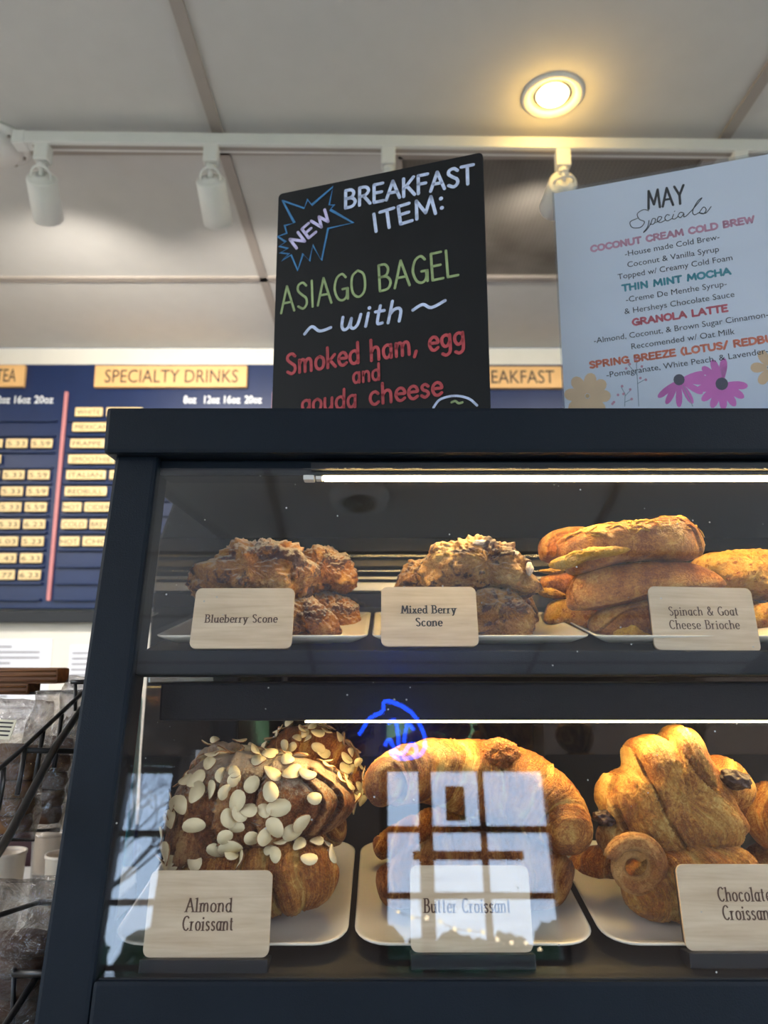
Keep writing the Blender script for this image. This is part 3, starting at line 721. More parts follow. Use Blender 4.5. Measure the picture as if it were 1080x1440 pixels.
# ================================================================ DISPLAY CASE
TOPZ = EYE.z+.213; case = empty('display_case', (0, .75, TOPZ-.62)); CO = case.location
tag(case, 'black powder-coated countertop bakery display case with slanted glass front', 'display case')
def cpart(name, bm, mat, smooth=False):
    bmesh.ops.translate(bm, vec=-CO, verts=bm.verts); return bmobj(name, bm, mat, case, smooth=smooth)
XL, XR = -.231, .62      # outer sides
PW = .036                # post width
YB = 1.06                # rear plane
FT = onf(540, 632, 0); FB = BASE - Vector((0, math.sin(LEAN), math.cos(LEAN)))*.12
RX = Matrix.Rotation(-LEAN, 3, 'X')
# top slab
yt = FT.y-.012
bm = bmesh.new(); box(bm, ((XL+XR)/2, (yt+YB+.02)/2, TOPZ-.02), (XR-XL+.014, YB+.02-yt, .041), bev=.004); cpart('top_panel', bm, 'black')
# front posts, leaning
for x in (XL+PW/2, XR-PW/2):
    a = onf(540, 634, .018); b = FB - NB*.018; d = (b-a)
    bm = bmesh.new(); box(bm, (a+b)/2*1.0 + Vector((x, 0, 0)) - Vector(((a+b)/2).x*Vector((1, 0, 0))), (PW, .036, d.length+.02), RX, .003); cpart('front_post', bm, 'black')
    bm = bmesh.new(); c = Vector((x, YB-.015, TOPZ-.04-.29)); box(bm, c, (PW, .03, .58), None, .003); cpart('rear_post', bm, 'black')
# front bottom rail and plinth below
a = onf(540, 1378, .018)
bm = bmesh.new(); t0 = onf(540, 1372, .016); t1 = FB - NB*.016
box(bm, Vector(((XL+XR)/2, 0, 0))+Vector((0, ((t0+t1)/2).y, ((t0+t1)/2).z)), (XR-XL-2*PW, .032, (t0-t1).length), RX, .003); cpart('bottom_rail', bm, 'black')
zb_ = FB.z
bm = bmesh.new(); box(bm, ((XL+XR)/2, (FB.y+YB)/2, zb_-.03), (XR-XL, YB-FB.y, .1), bev=.003); cpart('base', bm, 'black')
# interior roof, side rails
bm = bmesh.new(); box(bm, ((XL+XR)/2, (FT.y+.035+YB)/2, TOPZ-.0435), (XR-XL-2*PW+.04, YB-FT.y-.06, .006)); cpart('inner_roof', bm, 'black_in')
bm = bmesh.new(); h_ = onf(540, 655, .02); box(bm, ((XL+XR)/2, h_.y+.004, TOPZ-.048), (XR-XL-2*PW, .03, .014), None, .002); cpart('front_header', bm, 'black')
# shelves
def slab(S, y0, y1, th, x0, x1, name, mat, drop=0.0):
    """board following the tilted shelf plane, top surface on it"""
    bm = bmesh.new(); e = Vector((0, math.cos(TILT), math.sin(TILT)))
    p0 = S + e*y0; p1 = S + e*y1; c = (p0+p1)/2 - NS*(th/2+drop)
    box(bm, Vector(((x0+x1)/2, c.y, c.z)), (x1-x0, (p1-p0).length, th), Matrix.Rotation(TILT, 3, 'X'), .0015); return cpart(name, bm, mat)
XI0, XI1 = XL+PW-.002, XR-PW+.002
slab(SU, .0, .34, .012, XI0+.004, XI1-.004, 'upper_shelf', 'black_in', .0006)
slab(SL, -.01, .50, .012, XI0+.004, XI1-.004, 'lower_deck', 'black_in', .0006)
# shelf front bar
a = onf(540, 916, .012); b = onf(540, 951, .012)
bm = bmesh.new(); c = (a+b)/2; box(bm, Vector(((XI0+XI1)/2, c.y+.004, c.z)), (XI1-XI0-.004, .012, (a-b).length), RX, .0015); cpart('shelf_front_bar', bm, 'black')
# light channel under the upper shelf
a = P(205, 960, .60); b = P(205, 1013, .60)
bm = bmesh.new(); box(bm, Vector(((a.x+.012+XI1)/2, a.y+.02, (a.z+b.z)/2)), (XI1-a.x-.012, .04, (a.z-b.z)), None, .002); cpart('light_channel', bm, 'black')
# lamps: upper strip and lower strip
u0 = P(455, 671, .654); bm = bmesh.new(); box(bm, Vector(((u0.x+XI1)/2, u0.y, u0.z)), (XI1-u0.x, .010, .0062), None, .0015); cpart('upper_light_tube', bm, 'led')
c0 = P(427, 672, .654); bm = bmesh.new(); box(bm, Vector(((c0.x+P(443, 672, .654).x)/2, u0.y, u0.z+.0005)), (.0095, .012, .0085), None, .001); box(bm, Vector((P(449, 671, .654).x, u0.y, u0.z)), (.0055, .009, .006)); cpart('tube_connector', bm, 'white')
bm = bmesh.new(); box(bm, Vector(((u0.x+XI1)/2, u0.y+.003, u0.z+.007)), (XI1-u0.x+.02, .03, .006)); cpart('light_bracket', bm, 'black_in')
l0 = P(430, 1013, .60); bm = bmesh.new(); box(bm, Vector(((l0.x+XI1)/2, a.y+.007, b.z-.0006)), (XI1-l0.x, .013, .0016), None, .0004); cpart('lower_light_tube', bm, 'led2')
# back: smoked doors with aluminium ribs
def yz_back(y, Y=YB-.03): return atY(540, y, Y).z
zt_ = yz_back(757); zbk = yz_back(832)
ribs = [(757, 778, 'darksteel'), (781, 786, 'steel'), (789, 799, 'darksteel'), (803, 806, 'steel'), (812, 817, 'alu'), (820, 833, 'alu')]
for y0_, y1_, m_ in ribs:
    za, zb2 = yz_back(y0_), yz_back(y1_)
    bm = bmesh.new(); box(bm, ((XL+XR)/2, YB-.035, (za+zb2)/2), (XR-XL-2*PW, .02+.004*random.random(), za-zb2), None, .0012); cpart('door_track_rib', bm, m_)
bm = bmesh.new(); box(bm, ((XL+XR)/2, YB-.012, (TOPZ-.045+zbk)/2), (XR-XL-2*PW, .012, TOPZ-.045-zbk)); cpart('back_header', bm, 'black_in')
xm = (XL+XR)/2
for x0, x1, yy in ((XL+PW, xm+.02, YB-.02), (xm-.02, XR-PW, YB-.012)):
    bm = bmesh.new(); box(bm, ((x0+x1)/2, yy, (zbk+zb_)/2), (x1-x0, .004, zbk-zb_)); cpart('back_door', bm, 'smoke')
    bm = bmesh.new()
    for xx in (x0+.008, x1-.008): box(bm, (xx, yy, (zbk+zb_)/2), (.014, .007, zbk-zb_))
    cpart('door_stile', bm, 'darksteel')
# glass
ga = onf(540, 660, .006); gb = onf(540, 1376, .006); gc = (ga+gb)/2
bm = bmesh.new(); box(bm, Vector((xm, gc.y, gc.z)), (XR-XL-2*PW+.006, .004, (ga-gb).length), RX); cpart('front_glass', bm, 'glass')
for x in (XL+PW/2+.004, XR-PW/2-.004):
    bm = bmesh.new()
    f1 = onf(540, 640, .02); f2 = FB - NB*.03
    pts = [(f1.y+.01, TOPZ-.042), (YB-.03, TOPZ-.042), (YB-.03, zb_+.03), (f2.y+.014, zb_+.03)]
    va = [bm.verts.new((x-.002, y_, z_)) for y_, z_ in pts]; vb_ = [bm.verts.new((x+.002, y_, z_)) for y_, z_ in pts]
    bm.faces.new(va); bm.faces.new(vb_[::-1])
    for i in range(4): bm.faces.new((va[i], va[(i+1) % 4], vb_[(i+1) % 4], vb_[i]))
    cpart('side_glass', bm, 'glass')
# counter under the case
ct = boxo('wall_counter', (.25, .92, zb_-.08-.025), (3.6, .95, .045), 'bwood'); ct.name = 'service_counter'
cn = empty('serving_counter', (.25, 1.02, 0)); tag(cn, 'long serving counter under the display case', 'counter')
bpy.data.objects.remove(ct)
czt = zb_-.08
boxo('countertop', (0, 0, czt-.022), (3.6, 1.2, .044), 'darksteel', cn, .004); boxo('cabinet', (0, .03, (czt-.045)/2), (3.5, 1.05, czt-.045), 'wall2', cn, .004)
bc = empty('back_counter', (0, 2.5, 0)); tag(bc, 'back counter along the rear wall carrying cups and bottles', 'counter')
boxo('countertop', (0, 0, .98), (5.6, .64, .04), 'white', bc, .004); boxo('cabinet', (0, .02, .48), (5.6, .58, .96), 'navy', bc, .004)

# ================================================================ PLATES AND CARDS
def plate(name, S, xl, xr, yf, depth, h, cr_, label):
    a = onshelf(xl, yf, S, h); b = onshelf(xr, yf, S, h); W = (b.x-a.x); e = Vector((0, math.cos(TILT), math.sin(TILT)))
    c = (a+b)/2 + e*(depth/2) - NS*h
    o = empty(name, c, (TILT, 0, 0)); tag(o, label, 'plate', 'white square plates in the case')
    bm = bmesh.new(); rings = []
    prof = [(-.034, .0004), (-.030, .0), (-.028, .002), (-.012, .0035), (-.001, h-.0015), (0, h), (-.0015, h+.0004), (-.004, h-.0006), (-.014, .0065), (-.026, .005)]
    for off, z in prof:
        rr = max(cr_+off*.6, .004); pts = rrect(W+2*off, depth+2*off, rr, 6); rings.append([bm.verts.new((p[0], p[1], z)) for p in pts])
    n = len(rings[0])
    for A, B in zip(rings, rings[1:]):
        for i in range(n): bm.faces.new((A[i], A[(i+1) % n], B[(i+1) % n], B[i]))
    bm.faces.new(rings[0][::-1]); bm.faces.new(rings[-1])
    bmobj('dish', bm, 'ceramic', o, smooth=True); return o
HP = .011
def dpl(x0, x1): return 0
plate('square_plate', SU, 217, 517, 894, .17, HP, .008, 'white square plate under the blueberry scones')
plate('square_plate', SU, 523, 831, 894, .17, HP, .008, 'white square plate under the mixed berry scones')
plate('square_plate', SU, 838, 1146, 894, .17, HP, .008, 'white square plate under the spinach and goat cheese brioche')
plate('square_plate', SL, 150, 488, 1328, .175, HP, .024, 'white rounded plate under the almond croissants')
plate('square_plate', SL, 497, 843, 1328, .175, HP, .024, 'white rounded plate under the butter croissants')
plate('square_plate', SL, 853, 1199, 1328, .175, HP, .024, 'white rounded plate under the chocolate croissants')
def card(xl, xr, yt_, yb2, k, lean, yaw, lines, label, stand=True, col='burn', cap=.0047, nib=.0008, roll=0):
    cx, cy = (xl+xr)/2, (yt_+yb2)/2; c = onf(cx, cy, k); d = (c-EYE).dot(CF); W = (xr-xl)*d/FPX
    # height from the two edge rays on the leaning plane
    n = Matrix.Rotation(-lean, 3, 'X') @ Vector((0, -1, 0)); t_ = onplane(cx, yt_, c, n); b_ = onplane(cx, yb2, c, n); Hh = (t_-b_).length; c = (t_+b_)/2
    o = empty('price_card', c, (-lean, roll, yaw)); tag(o, label, 'sign card', 'wooden name cards in the case')
    bm = bmesh.new(); prism(bm, rrect(W, Hh, .005, 5), -.001, .001); bmobj('card_face', bm, 'birch', o)
    bm = bmesh.new(); prism(bm, rrect(W-.0006, Hh-.0006, .005, 5), .0011, .0028); bmobj('card_edge', bm, 'birch_edge', o)
    bm = bmesh.new(); prism(bm, rrect(W-.002, Hh-.002, .005, 5), .0029, .0075); bmobj('card_holder', bm, 'rubber', o)
    if stand:
        bm = bmesh.new(); box(bm, (0, .003, -Hh/2-.0052), (W+.001, .018, .0100), None, .001); bmobj('card_stand', bm, 'rubber', o)
    fr = Frame(c, Matrix.Rotation(0, 4, 'Z') @ o.rotation_euler.to_matrix().to_4x4())
    bm = bmesh.new()
    for t, x0, x1, yb3, ch in lines:
        p0, p1 = fr.px(x0, yb3), fr.px(x1, yb3+.0); stroke_text(bm, t, p0, p1, ch*d/FPX, nib*1.05*d/.55, -.0012, .5, True)
    flat('lettering', bm, col, o); return o
L10 = LEAN
card(271.5, 412.5, 828, 912, .013, math.radians(17), 0, [('Blueberry Scone', 289, 390, 876, 11.5)], 'wooden name card reading Blueberry Scone', False, cap=.005, nib=.0010)
card(536, 671, 826, 909, .013, math.radians(17), 0, [('Mixed Berry', 565, 641, 863, 11.5), ('Scone', 585, 622, 881, 11.5)], 'wooden name card reading Mixed Berry Scone', False, 'black_ink', nib=.0011)
card(917, 1060, 827, 915, .016, math.radians(14), math.radians(-4), [('Spinach & Goat', 941, 1038, 866, 12.5), ('Cheese Brioche', 942, 1040, 885, 12.5)], 'wooden name card reading Spinach & Goat Cheese Brioche', False, roll=math.radians(1.5))
card(207, 381, 1224, 1346, .014, L10, 0, [('Almond', 262, 326, 1282, 17.5), ('Croissant', 257, 328, 1308, 17.5)], 'wooden name card reading Almond Croissant', nib=.0012)
card(577, 746, 1217, 1339, .014, L10, 0, [('Butter Croissant', 597, 718, 1283, 17.5)], 'wooden name card reading Butter Croissant', nib=.0012)
card(957, 1131, 1216, 1336, .014, L10, 0, [('Chocolate', 1010, 1084, 1267, 17.5), ('Croissant', 1017, 1088, 1293, 17.5)], 'wooden name card reading Chocolate Croissant', nib=.0012)

# ================================================================ PASTRIES
def sweep(name, ctrl, rad, mat, parent=None, k=7.0, bulge=.14, slant=.35, flat_=(1, 1), nu=150, nv=64, lump=.06, seed=0, sym=True, fine=.018, extra=None, origin=None, tip=.25, uv_from=0.0, along=False, ring=None):
    """ctrl: world points of the spine; rad: metres. Returns (object, P array, N array)"""
    pts = smooth_pts(ctrl, 24); m = len(pts)
    cum = [0]
    for a, b in zip(pts, pts[1:]): cum.append(cum[-1]+(b-a).length)
    L = cum[-1]
    rs = smooth_pts([(r, 0, 0) for r in rad], 24); rs = [q.x for q in rs]
    def samp(u):
        s = u*L; i = 0
        lo, hi = 0, m-2
        while lo < hi:
            md = (lo+hi)//2
            if cum[md+1] < s: lo = md+1
            else: hi = md
        i = lo; t = (s-cum[i])/max(cum[i+1]-cum[i], 1e-9)
        return pts[i].lerp(pts[i+1], t), (pts[i+1]-pts[i]).normalized(), rs[i]*(1-t)+rs[i+1]*t
    if origin is None: origin = min((p.copy() for p in pts), key=lambda q: q.z)
    verts = []; uvs = []; prev = None
    off = Vector((seed*3.1, seed*1.7, 0))
    for i in range(nu+1):
        u = .5-.5*math.cos(PI*i/nu); u = .35*u+.65*i/nu
        c, t, r = samp(min(u, 1)); 
        ref = (Vector(ring) if ring else Vector((0, 0, 1))) if prev is None else prev
        a = ref - t*ref.dot(t)
        if a.length < .05: a = Vector((0, -1, 0)) - t*(-t.y)
        a.normalize(); prev = a; b = t.cross(a)
        e = min(u, 1-u)/tip
        er = math.sqrt(max(0, 1-(1-min(1, e*L/ max(r, .004)*.5))**2)) if e < 99 else 1
        for j in range(nv):
            v = 2*PI*j/nv
            s = (abs(u-.5)*2*k if sym else u*k) + slant*math.sin(v+.6*seed) + uv_from
            s += .22*noise.noise(Vector((u*6, math.cos(v)*1.2, math.sin(v)*1.2))+off)
            fr = s-math.floor(s); wid = math.floor(s)
            q = c + b*math.cos(v)*r + a*math.sin(v)*r
            bl = bulge*( (1-abs(2*fr-.9)**3.0 if fr < .95 else 0.0) - .55)
            if fr > .9: bl = bulge*(.35-.9*math.sin((fr-.9)/.1*PI/2))
            elif fr < .1: bl = bulge*(-.55+ .6*math.sin(fr/.1*PI/2))
            lam = .10*bulge*math.sin(fr*2*PI*5+2*noise.noise(Vector((s*2, v, 0))+off))
            nz = lump*noise.noise((q-origin)*32+off*2) + fine*2*noise.noise((q-origin)*110+off) + fine*noise.noise((q-origin)*260+off)
            rand = .05*math.sin(wid*12.9+seed)
            rr = r*er*(1+bl+lam+nz+rand)
            if extra: rr *= extra(u, v)
            verts.append(c + b*(math.cos(v)*rr*flat_[0]) + a*(math.sin(v)*rr*flat_[1]) - origin)
            if along: uvs.append((.25+.9*abs(v/PI-1)*1.6+.1*u, u*1.2)); continue
            uvs.append((s, v/(2*PI)*2 if j <= nv/2 else (1-v/(2*PI))*2))
    faces = []
    for i in range(nu):
        for j in range(nv):
            j2 = (j+1) % nv; faces.append((i*nv+j, (i+1)*nv+j, (i+1)*nv+j2, i*nv+j2))
    me = bpy.data.meshes.new(name); me.from_pydata([tuple(v) for v in verts], [], faces)
    uvl = me.uv_layers.new(name='UVMap')
    for lp in me.loops: uvl.data[lp.index].uv = uvs[lp.vertex_index]
    for p in me.polygons: p.use_smooth = True
    me.update()
    o = link(name, me, mat, parent, origin if parent is None else origin-parent.location)
    return o, verts, origin
def px(lst): return [P(x, y, d) for x, y, d in lst]
def rpx(lst, d): return [r*d/FPX for r in lst]

def lump(name, cx, cy, d, rx, ry, rz, mat, label, cat, group, seed=0, rot=0.0, parent=None, rough=.10, wedge=0.0, sub=6, tiltx=0.0):
    """craggy mound, half sizes in px; rz is the depth half size in px"""
    s = d/FPX; c = P(cx, cy, d)
    bm = bmesh.new(); bmesh.ops.create_icosphere(bm, subdivisions=sub, radius=1.0)
    off = Vector((seed*5.3, seed*2.1, seed))
    for v in bm.verts:
        n = v.co.normalized()
        x, y, z = n
        p = Vector((x, y, z))*(1+.10*(1-abs(z)))
        f = 1 + rough*1.5*noise.noise(n*1.6+off) + rough*1.1*noise.noise(n*3.6+off) + rough*.7*abs(noise.noise(n*7.5+off)) + rough*.6*noise.noise(n*16+off) + rough*.4*noise.noise(n*34+off) + rough*.25*noise.noise(n*80+off)
        p *= f
        if wedge: p.z *= 1-wedge*p.x
        if p.z < -.62: p.z = -.62-(abs(p.z)-.62)*.25
        v.co = Vector((p.x*rx*s, p.y*rz*s, p.z*ry*s*1.12))
    bm.transform(Matrix.Rotation(tiltx, 4, 'X') @ Matrix.Rotation(rot, 4, 'Y'))
    zmin = min(v.co.z for v in bm.verts)
    bmesh.ops.translate(bm, vec=(0, 0, -zmin), verts=bm.verts)
    uvl = bm.loops.layers.uv.new('UVMap')
    for f in bm.faces:
        for lp in f.loops: lp[uvl].uv = (.3+lp.vert.co.x*3, lp.vert.co.y*10)
    o = bmobj(name, bm, mat, parent, c+Vector((0, 0, zmin)), smooth=True)
    if label: tag(o, label, cat, group)
    return o
def inflate(name, outline, d, depth, mat, parent=None, seams=(), seed=0, rough=.02, crag=.0, nphi=150, nth=70, full=.72, amp=2.4, shift=0.0):
    """solid body grown from the rounded contour of the piece; depth = half thickness in px; seams = overlapping dough edges"""
    s = d/FPX; n_ = len(outline); cx = sum(p[0] for p in outline)/n_; cy = sum(p[1] for p in outline)/n_
    cl = smooth_pts([(p[0]-cx, cy-p[1], 0) for p in outline], 8, True)
    ang_ = sorted((math.atan2(q.y, q.x), math.hypot(q.x, q.y)) for q in cl)
    A = np.array([a for a, r in ang_]); Rr = np.array([r for a, r in ang_])
    A = np.concatenate([A-2*PI, A, A+2*PI]); Rr = np.concatenate([Rr, Rr, Rr])
    off = Vector((seed*3.7, seed*1.3, seed*.7))
    segs = []
    for k_, sm in enumerate(seams):
        q = [p.to_2d() for p in smooth_pts([(x-cx, cy-y, 0) for x, y in sm], 5)]
        segs += [(a, b, k_) for a, b in zip(q, q[1:])]
    C_ = P(cx, cy, d); e1 = Vector((1, 0, 0)); 
    verts = []; uvs = []
    for i in range(nth+1):
        th = PI*i/nth; st, ct = math.sin(th), math.cos(th)
        fs = st**full; fc = math.copysign(abs(ct)**.9, ct)
        for j in range(nphi):
            ph = -PI+2*PI*j/nphi; r = float(np.interp(ph, A, Rr))
            x, z, y = r*fs*math.cos(ph), r*fs*math.sin(ph), -depth*fc
            nrm = Vector((math.cos(ph)*st/max(r, 1), -fc/depth, math.sin(ph)*st/max(r, 1))).normalized()
            h = 0; u_ = .45
            if segs:
                best = None
                for a, b, k_ in segs:
                    ab = b-a; t = max(0, min(1, ((x-a.x)*ab.x+(z-a.y)*ab.y)/max(ab.length_squared, 1e-6)))
                    dx_, dz_ = x-a.x-ab.x*t, z-a.y-ab.y*t; dd = math.hypot(dx_, dz_)
                    if best is None or dd < best[0]: best = (dd, ab.x*dz_-ab.y*dx_, k_)
                dd, side, k_ = best
                if side > 0: h += amp*math.exp(-dd/16) + .35*math.sin(dd*1.3)*math.exp(-dd/14); u_ = .93-min(dd, 55)/80
                else: h -= amp*.9*math.exp(-(dd/3.2)**2); u_ = .2+min(dd, 40)/100
                u_ += k_*2
            q = Vector((x, y, z))
            h += rough*90*noise.noise(q*.028+off) + rough*40*noise.noise(q*.08+off) + rough*22*noise.noise(q*.25+off)+ rough*12*noise.noise(q*.6+off)
            if crag: h += crag*(34*noise.noise(q*.045+off*2) + 20*abs(noise.noise(q*.11+off)) + 9*noise.noise(q*.26+off) + 5*noise.noise(q*.6+off))
            q = q + nrm*h
            verts.append((q.x*s, q.y*s, q.z*s)); uvs.append((u_, ph*1.2))
    faces = []
    for i in range(nth):
        for j in range(nphi):
            j2 = (j+1) % nphi; faces.append((i*nphi+j, (i+1)*nphi+j, (i+1)*nphi+j2, i*nphi+j2))
    me = bpy.data.meshes.new(name); me.from_pydata(verts, [], faces); uvl = me.uv_layers.new(name='UVMap')
    buf = np.array([uvs[lp.vertex_index] for lp in me.loops], dtype=np.float32).ravel(); uvl.data.foreach_set('uv', buf)
    me.polygons.foreach_set('use_smooth', [True]*len(me.polygons)); me.update()
    bm = bmesh.new(); bm.from_mesh(me); bmesh.ops.remove_doubles(bm, verts=bm.verts, dist=1e-6); bmesh.ops.recalc_face_normals(bm, faces=bm.faces); bm.to_mesh(me); bm.free()
    return link(name, me, mat, parent, C_ if parent is None else C_-parent.location)
def crop(pts, x0, y0, k): return [(x0+x/k, y0+y/k) for x, y in pts]
# ---- blueberry scones
gB = 'blueberry scones'
def K1(*p): return crop(p, 260, 740, 3.6)
def sc(o, label, cat, group): tag(o, label, cat, group); return o
sc(inflate('blueberry_scone', K1((420, 560), (430, 440), (520, 380), (630, 362), (700, 400), (760, 470), (792, 545), (700, 562), (560, 566)), .655, 40, 'scone', seed=1, crag=.20), 'golden blueberry scone at front bottom, beside the Blueberry Scone card', 'scone', gB)
sc(inflate('blueberry_scone', K1((640, 440), (660, 360), (740, 350), (850, 395), (900, 470), (890, 525), (800, 540), (690, 530)), .735, 36, 'scone', seed=2, crag=.20), 'small dark-flecked blueberry scone at back bottom right of its pile', 'scone', gB)
sc(inflate('blueberry_scone', K1((70, 540), (80, 430), (200, 370), (350, 370), (420, 430), (400, 540), (230, 560)), .672, 40, 'scone', seed=3, crag=.20), 'blueberry scone hidden mostly behind the Blueberry Scone card', 'scone', gB)
sc(inflate('blueberry_scone', K1((52, 260), (75, 205), (160, 165), (230, 115), (290, 85), (420, 90), (540, 105), (612, 150), (660, 230), (650, 310), (590, 375), (420, 370), (250, 370), (60, 340)), .66, 50, 'scone', seed=4, crag=.36), 'largest floury blueberry scone lying on top of the front pile', 'scone', gB)
sc(inflate('blueberry_scone', K1((590, 150), (640, 113), (730, 118), (800, 165), (848, 220), (858, 300), (780, 332), (640, 335), (600, 280)), .735, 38, 'scone', seed=5, crag=.26), 'orange-brown blueberry scone on top at the back of its pile', 'scone', gB)
# ---- mixed berry scones
gM = 'mixed berry scones'
def K2(*p): return crop(p, 540, 740, 4.154)
sc(inflate('mixed_berry_scone', K2((480, 640), (490, 450), (560, 370), (700, 366), (780, 400), (840, 470), (865, 560), (838, 648), (650, 656)), .655, 40, 'berryscone', seed=11, crag=.22), 'pale iced mixed berry scone at bottom right of the Mixed Berry card', 'scone', gM)
sc(inflate('mixed_berry_scone', K2((740, 560), (760, 430), (850, 395), (880, 480), (868, 590), (800, 620)), .735, 28, 'berryscone', seed=12, crag=.2), 'mixed berry scone peeking out at the back bottom right', 'scone', gM)
sc(inflate('mixed_berry_scone', K2((60, 640), (80, 470), (220, 390), (400, 390), (470, 480), (460, 640), (260, 660)), .672, 40, 'berryscone', seed=13, crag=.25), 'mixed berry scone hidden mostly behind the Mixed Berry card', 'scone', gM)
sc(inflate('mixed_berry_scone', K2((84, 320), (120, 250), (200, 200), (290, 180), (340, 240), (330, 350), (200, 372), (90, 362)), .74, 34, 'berryscone', seed=14, crag=.22), 'mixed berry scone standing behind at left of the top one', 'scone', gM)
ms = sc(inflate('mixed_berry_scone', K2((228, 240), (255, 170), (310, 130), (410, 108), (520, 95), (575, 78), (640, 98), (730, 130), (800, 190), (850, 255), (884, 325), (860, 375), (795, 408), (700, 375), (540, 372), (330, 370), (240, 340)), .665, 48, 'berryscone', seed=17, crag=.38), 'large mixed berry scone with purple berries on top of its pile', 'scone', gM)
for (x, y, a, b) in ((676, 763, 10, 4), (716, 778, 13, 4), (744, 800, 5, 9)):
    q = P(x, y, .645)-ms.location; bm = bmesh.new(); bmesh.ops.create_icosphere(bm, subdivisions=3, radius=1)
    for v in bm.verts:
        f = 1+.5*noise.noise(v.co*2+Vector((x, 0, 0))); v.co = Vector((v.co.x*a, v.co.y*9, v.co.z*b))*f*.65/FPX
    bmobj('icing_patch', bm, 'icing', ms, q, smooth=True)
# ---- brioche
gR = 'spinach and goat cheese brioches'
def K3(*p): return crop(p, 740, 700, 3.176)
def br(o, label): tag(o, label, 'brioche', gR); return o
br(inflate('stuffed_brioche', K3((278, 570), (320, 510), (420, 475), (560, 450), (700, 455), (740, 540), (700, 612), (500, 622), (330, 622)), .655, 34, 'brioche', seed=21, rough=.025, seams=[K3((300, 600), (400, 520), (520, 490), (700, 480))]), 'brown brioche at the bottom front, beside the Spinach & Goat card')
br(inflate('stuffed_brioche', K3((80, 530), (110, 470), (180, 452), (300, 480), (400, 520), (380, 600), (240, 608), (95, 565)), .70, 28, 'cheeseb', seed=22, rough=.02), 'orange brioche end at the bottom left of the brioche pile')
br(inflate('stuffed_brioche', K3((180, 450), (190, 400), (230, 345), (330, 312), (500, 288), (640, 283), (760, 300), (850, 345), (880, 400), (760, 440), (560, 450), (400, 485), (240, 505), (190, 490)), .655, 38, 'brioche', seed=23, rough=.02, seams=[K3((230, 500), (400, 470), (560, 420), (860, 400)), K3((220, 360), (195, 420), (215, 490))]), 'long smooth brioche in the middle of the pile')
br(inflate('stuffed_brioche', K3((62, 370), (100, 345), (200, 335), (300, 360), (300, 420), (170, 447), (72, 430)), .725, 24, 'brioche', seed=24, rough=.02), 'small brioche end sticking out in the middle left of the pile')
o = br(inflate('stuffed_brioche', K3((135, 250), (150, 190), (230, 150), (330, 120), (460, 110), (545, 100), (620, 85), (700, 92), (760, 140), (786, 210), (765, 265), (690, 285), (540, 280), (400, 295), (230, 345), (175, 330)), .655, 40, 'brioche', seed=25, rough=.025, seams=[K3((150, 200), (240, 165), (330, 200), (330, 250)), K3((780, 220), (740, 150), (650, 120), (560, 130)), K3((640, 95), (720, 160), (755, 260))]), 'longest cheesy brioche lying on top of the brioche pile')
br(inflate('stuffed_brioche', K3((63, 235), (75, 185), (130, 150), (240, 135), (330, 170), (320, 260), (200, 292), (90, 285)), .72, 32, 'brioche', seed=26, rough=.02, seams=[K3((80, 260), (90, 200), (160, 165), (240, 160))]), 'coiled brioche end at the top left of the brioche pile')
crust = inflate('cheese_crust', K3((98, 300), (130, 272), (220, 240), (330, 222), (440, 218), (470, 232), (400, 256), (280, 280), (190, 318), (130, 316)), .628, 16, 'cheese', o, seed=27, crag=.12, nphi=110, nth=40)
inflate('cheese_crust', K3((50, 325), (110, 315), (170, 322), (150, 340), (80, 338)), .70, 10, 'cheese', o, seed=28, crag=.1, nphi=80, nth=30)
inflate('cheese_crust', K3((55, 410), (100, 405), (180, 438), (130, 448), (70, 430)), .70, 10, 'cheese', o, seed=29, crag=.1, nphi=80, nth=30)
inflate('cheese_crust', K3((400, 600), (450, 588), (520, 600), (540, 618), (410, 618)), .62, 10, 'cheese', o, seed=30, crag=.2, nphi=80, nth=30)
bm = bmesh.new(); rr_ = random.Random(5)
me = o.data
cand = [v for v in me.vertices if v.normal.z > .3 and v.normal.y < .6]
for _ in range(110):
    v = rr_.choice(cand); a = rr_.uniform(0, 2*PI); L_ = rr_.uniform(.002, .006); dv = Vector((math.cos(a), math.sin(a)*.6, rr_.uniform(-.2, .2)))
    dv = (dv - v.normal*dv.dot(v.normal)).normalized(); p = v.co+v.normal*.0002
    tube(bm, [p-dv*L_, p+v.normal*.0005, p+dv*L_], [.0003, .0007, .0003], 5)
s_ = bmobj('cheese_shreds', bm, 'cheese', o, smooth=True); s_['kind'] = 'stuff'
gA = 'cheese breads'
sc(inflate('cheese_bread', K3((740, 300), (780, 262), (830, 250), (960, 240), (1100, 248), (1210, 300), (1230, 380), (1150, 440), (1000, 450), (850, 420), (770, 370)), .71, 50, 'cheeseb', seed=31, crag=.12), 'round cheese-topped bread on top at the right edge', 'bread', gA)
sc(inflate('cheese_bread', K3((980, 560), (1010, 500), (1080, 475), (1180, 490), (1240, 560), (1200, 610), (1050, 618)), .68, 36, 'cheeseb', seed=32, crag=.12), 'cheese-topped bread at the bottom right edge', 'bread', gA)
sc(inflate('cheese_bread', K3((760, 590), (780, 480), (900, 440), (1000, 460), (1060, 520), (1040, 600), (900, 616)), .74, 34, 'cheeseb', seed=33, crag=.1), 'cheese-topped bread hidden behind the Spinach & Goat card', 'bread', gA)

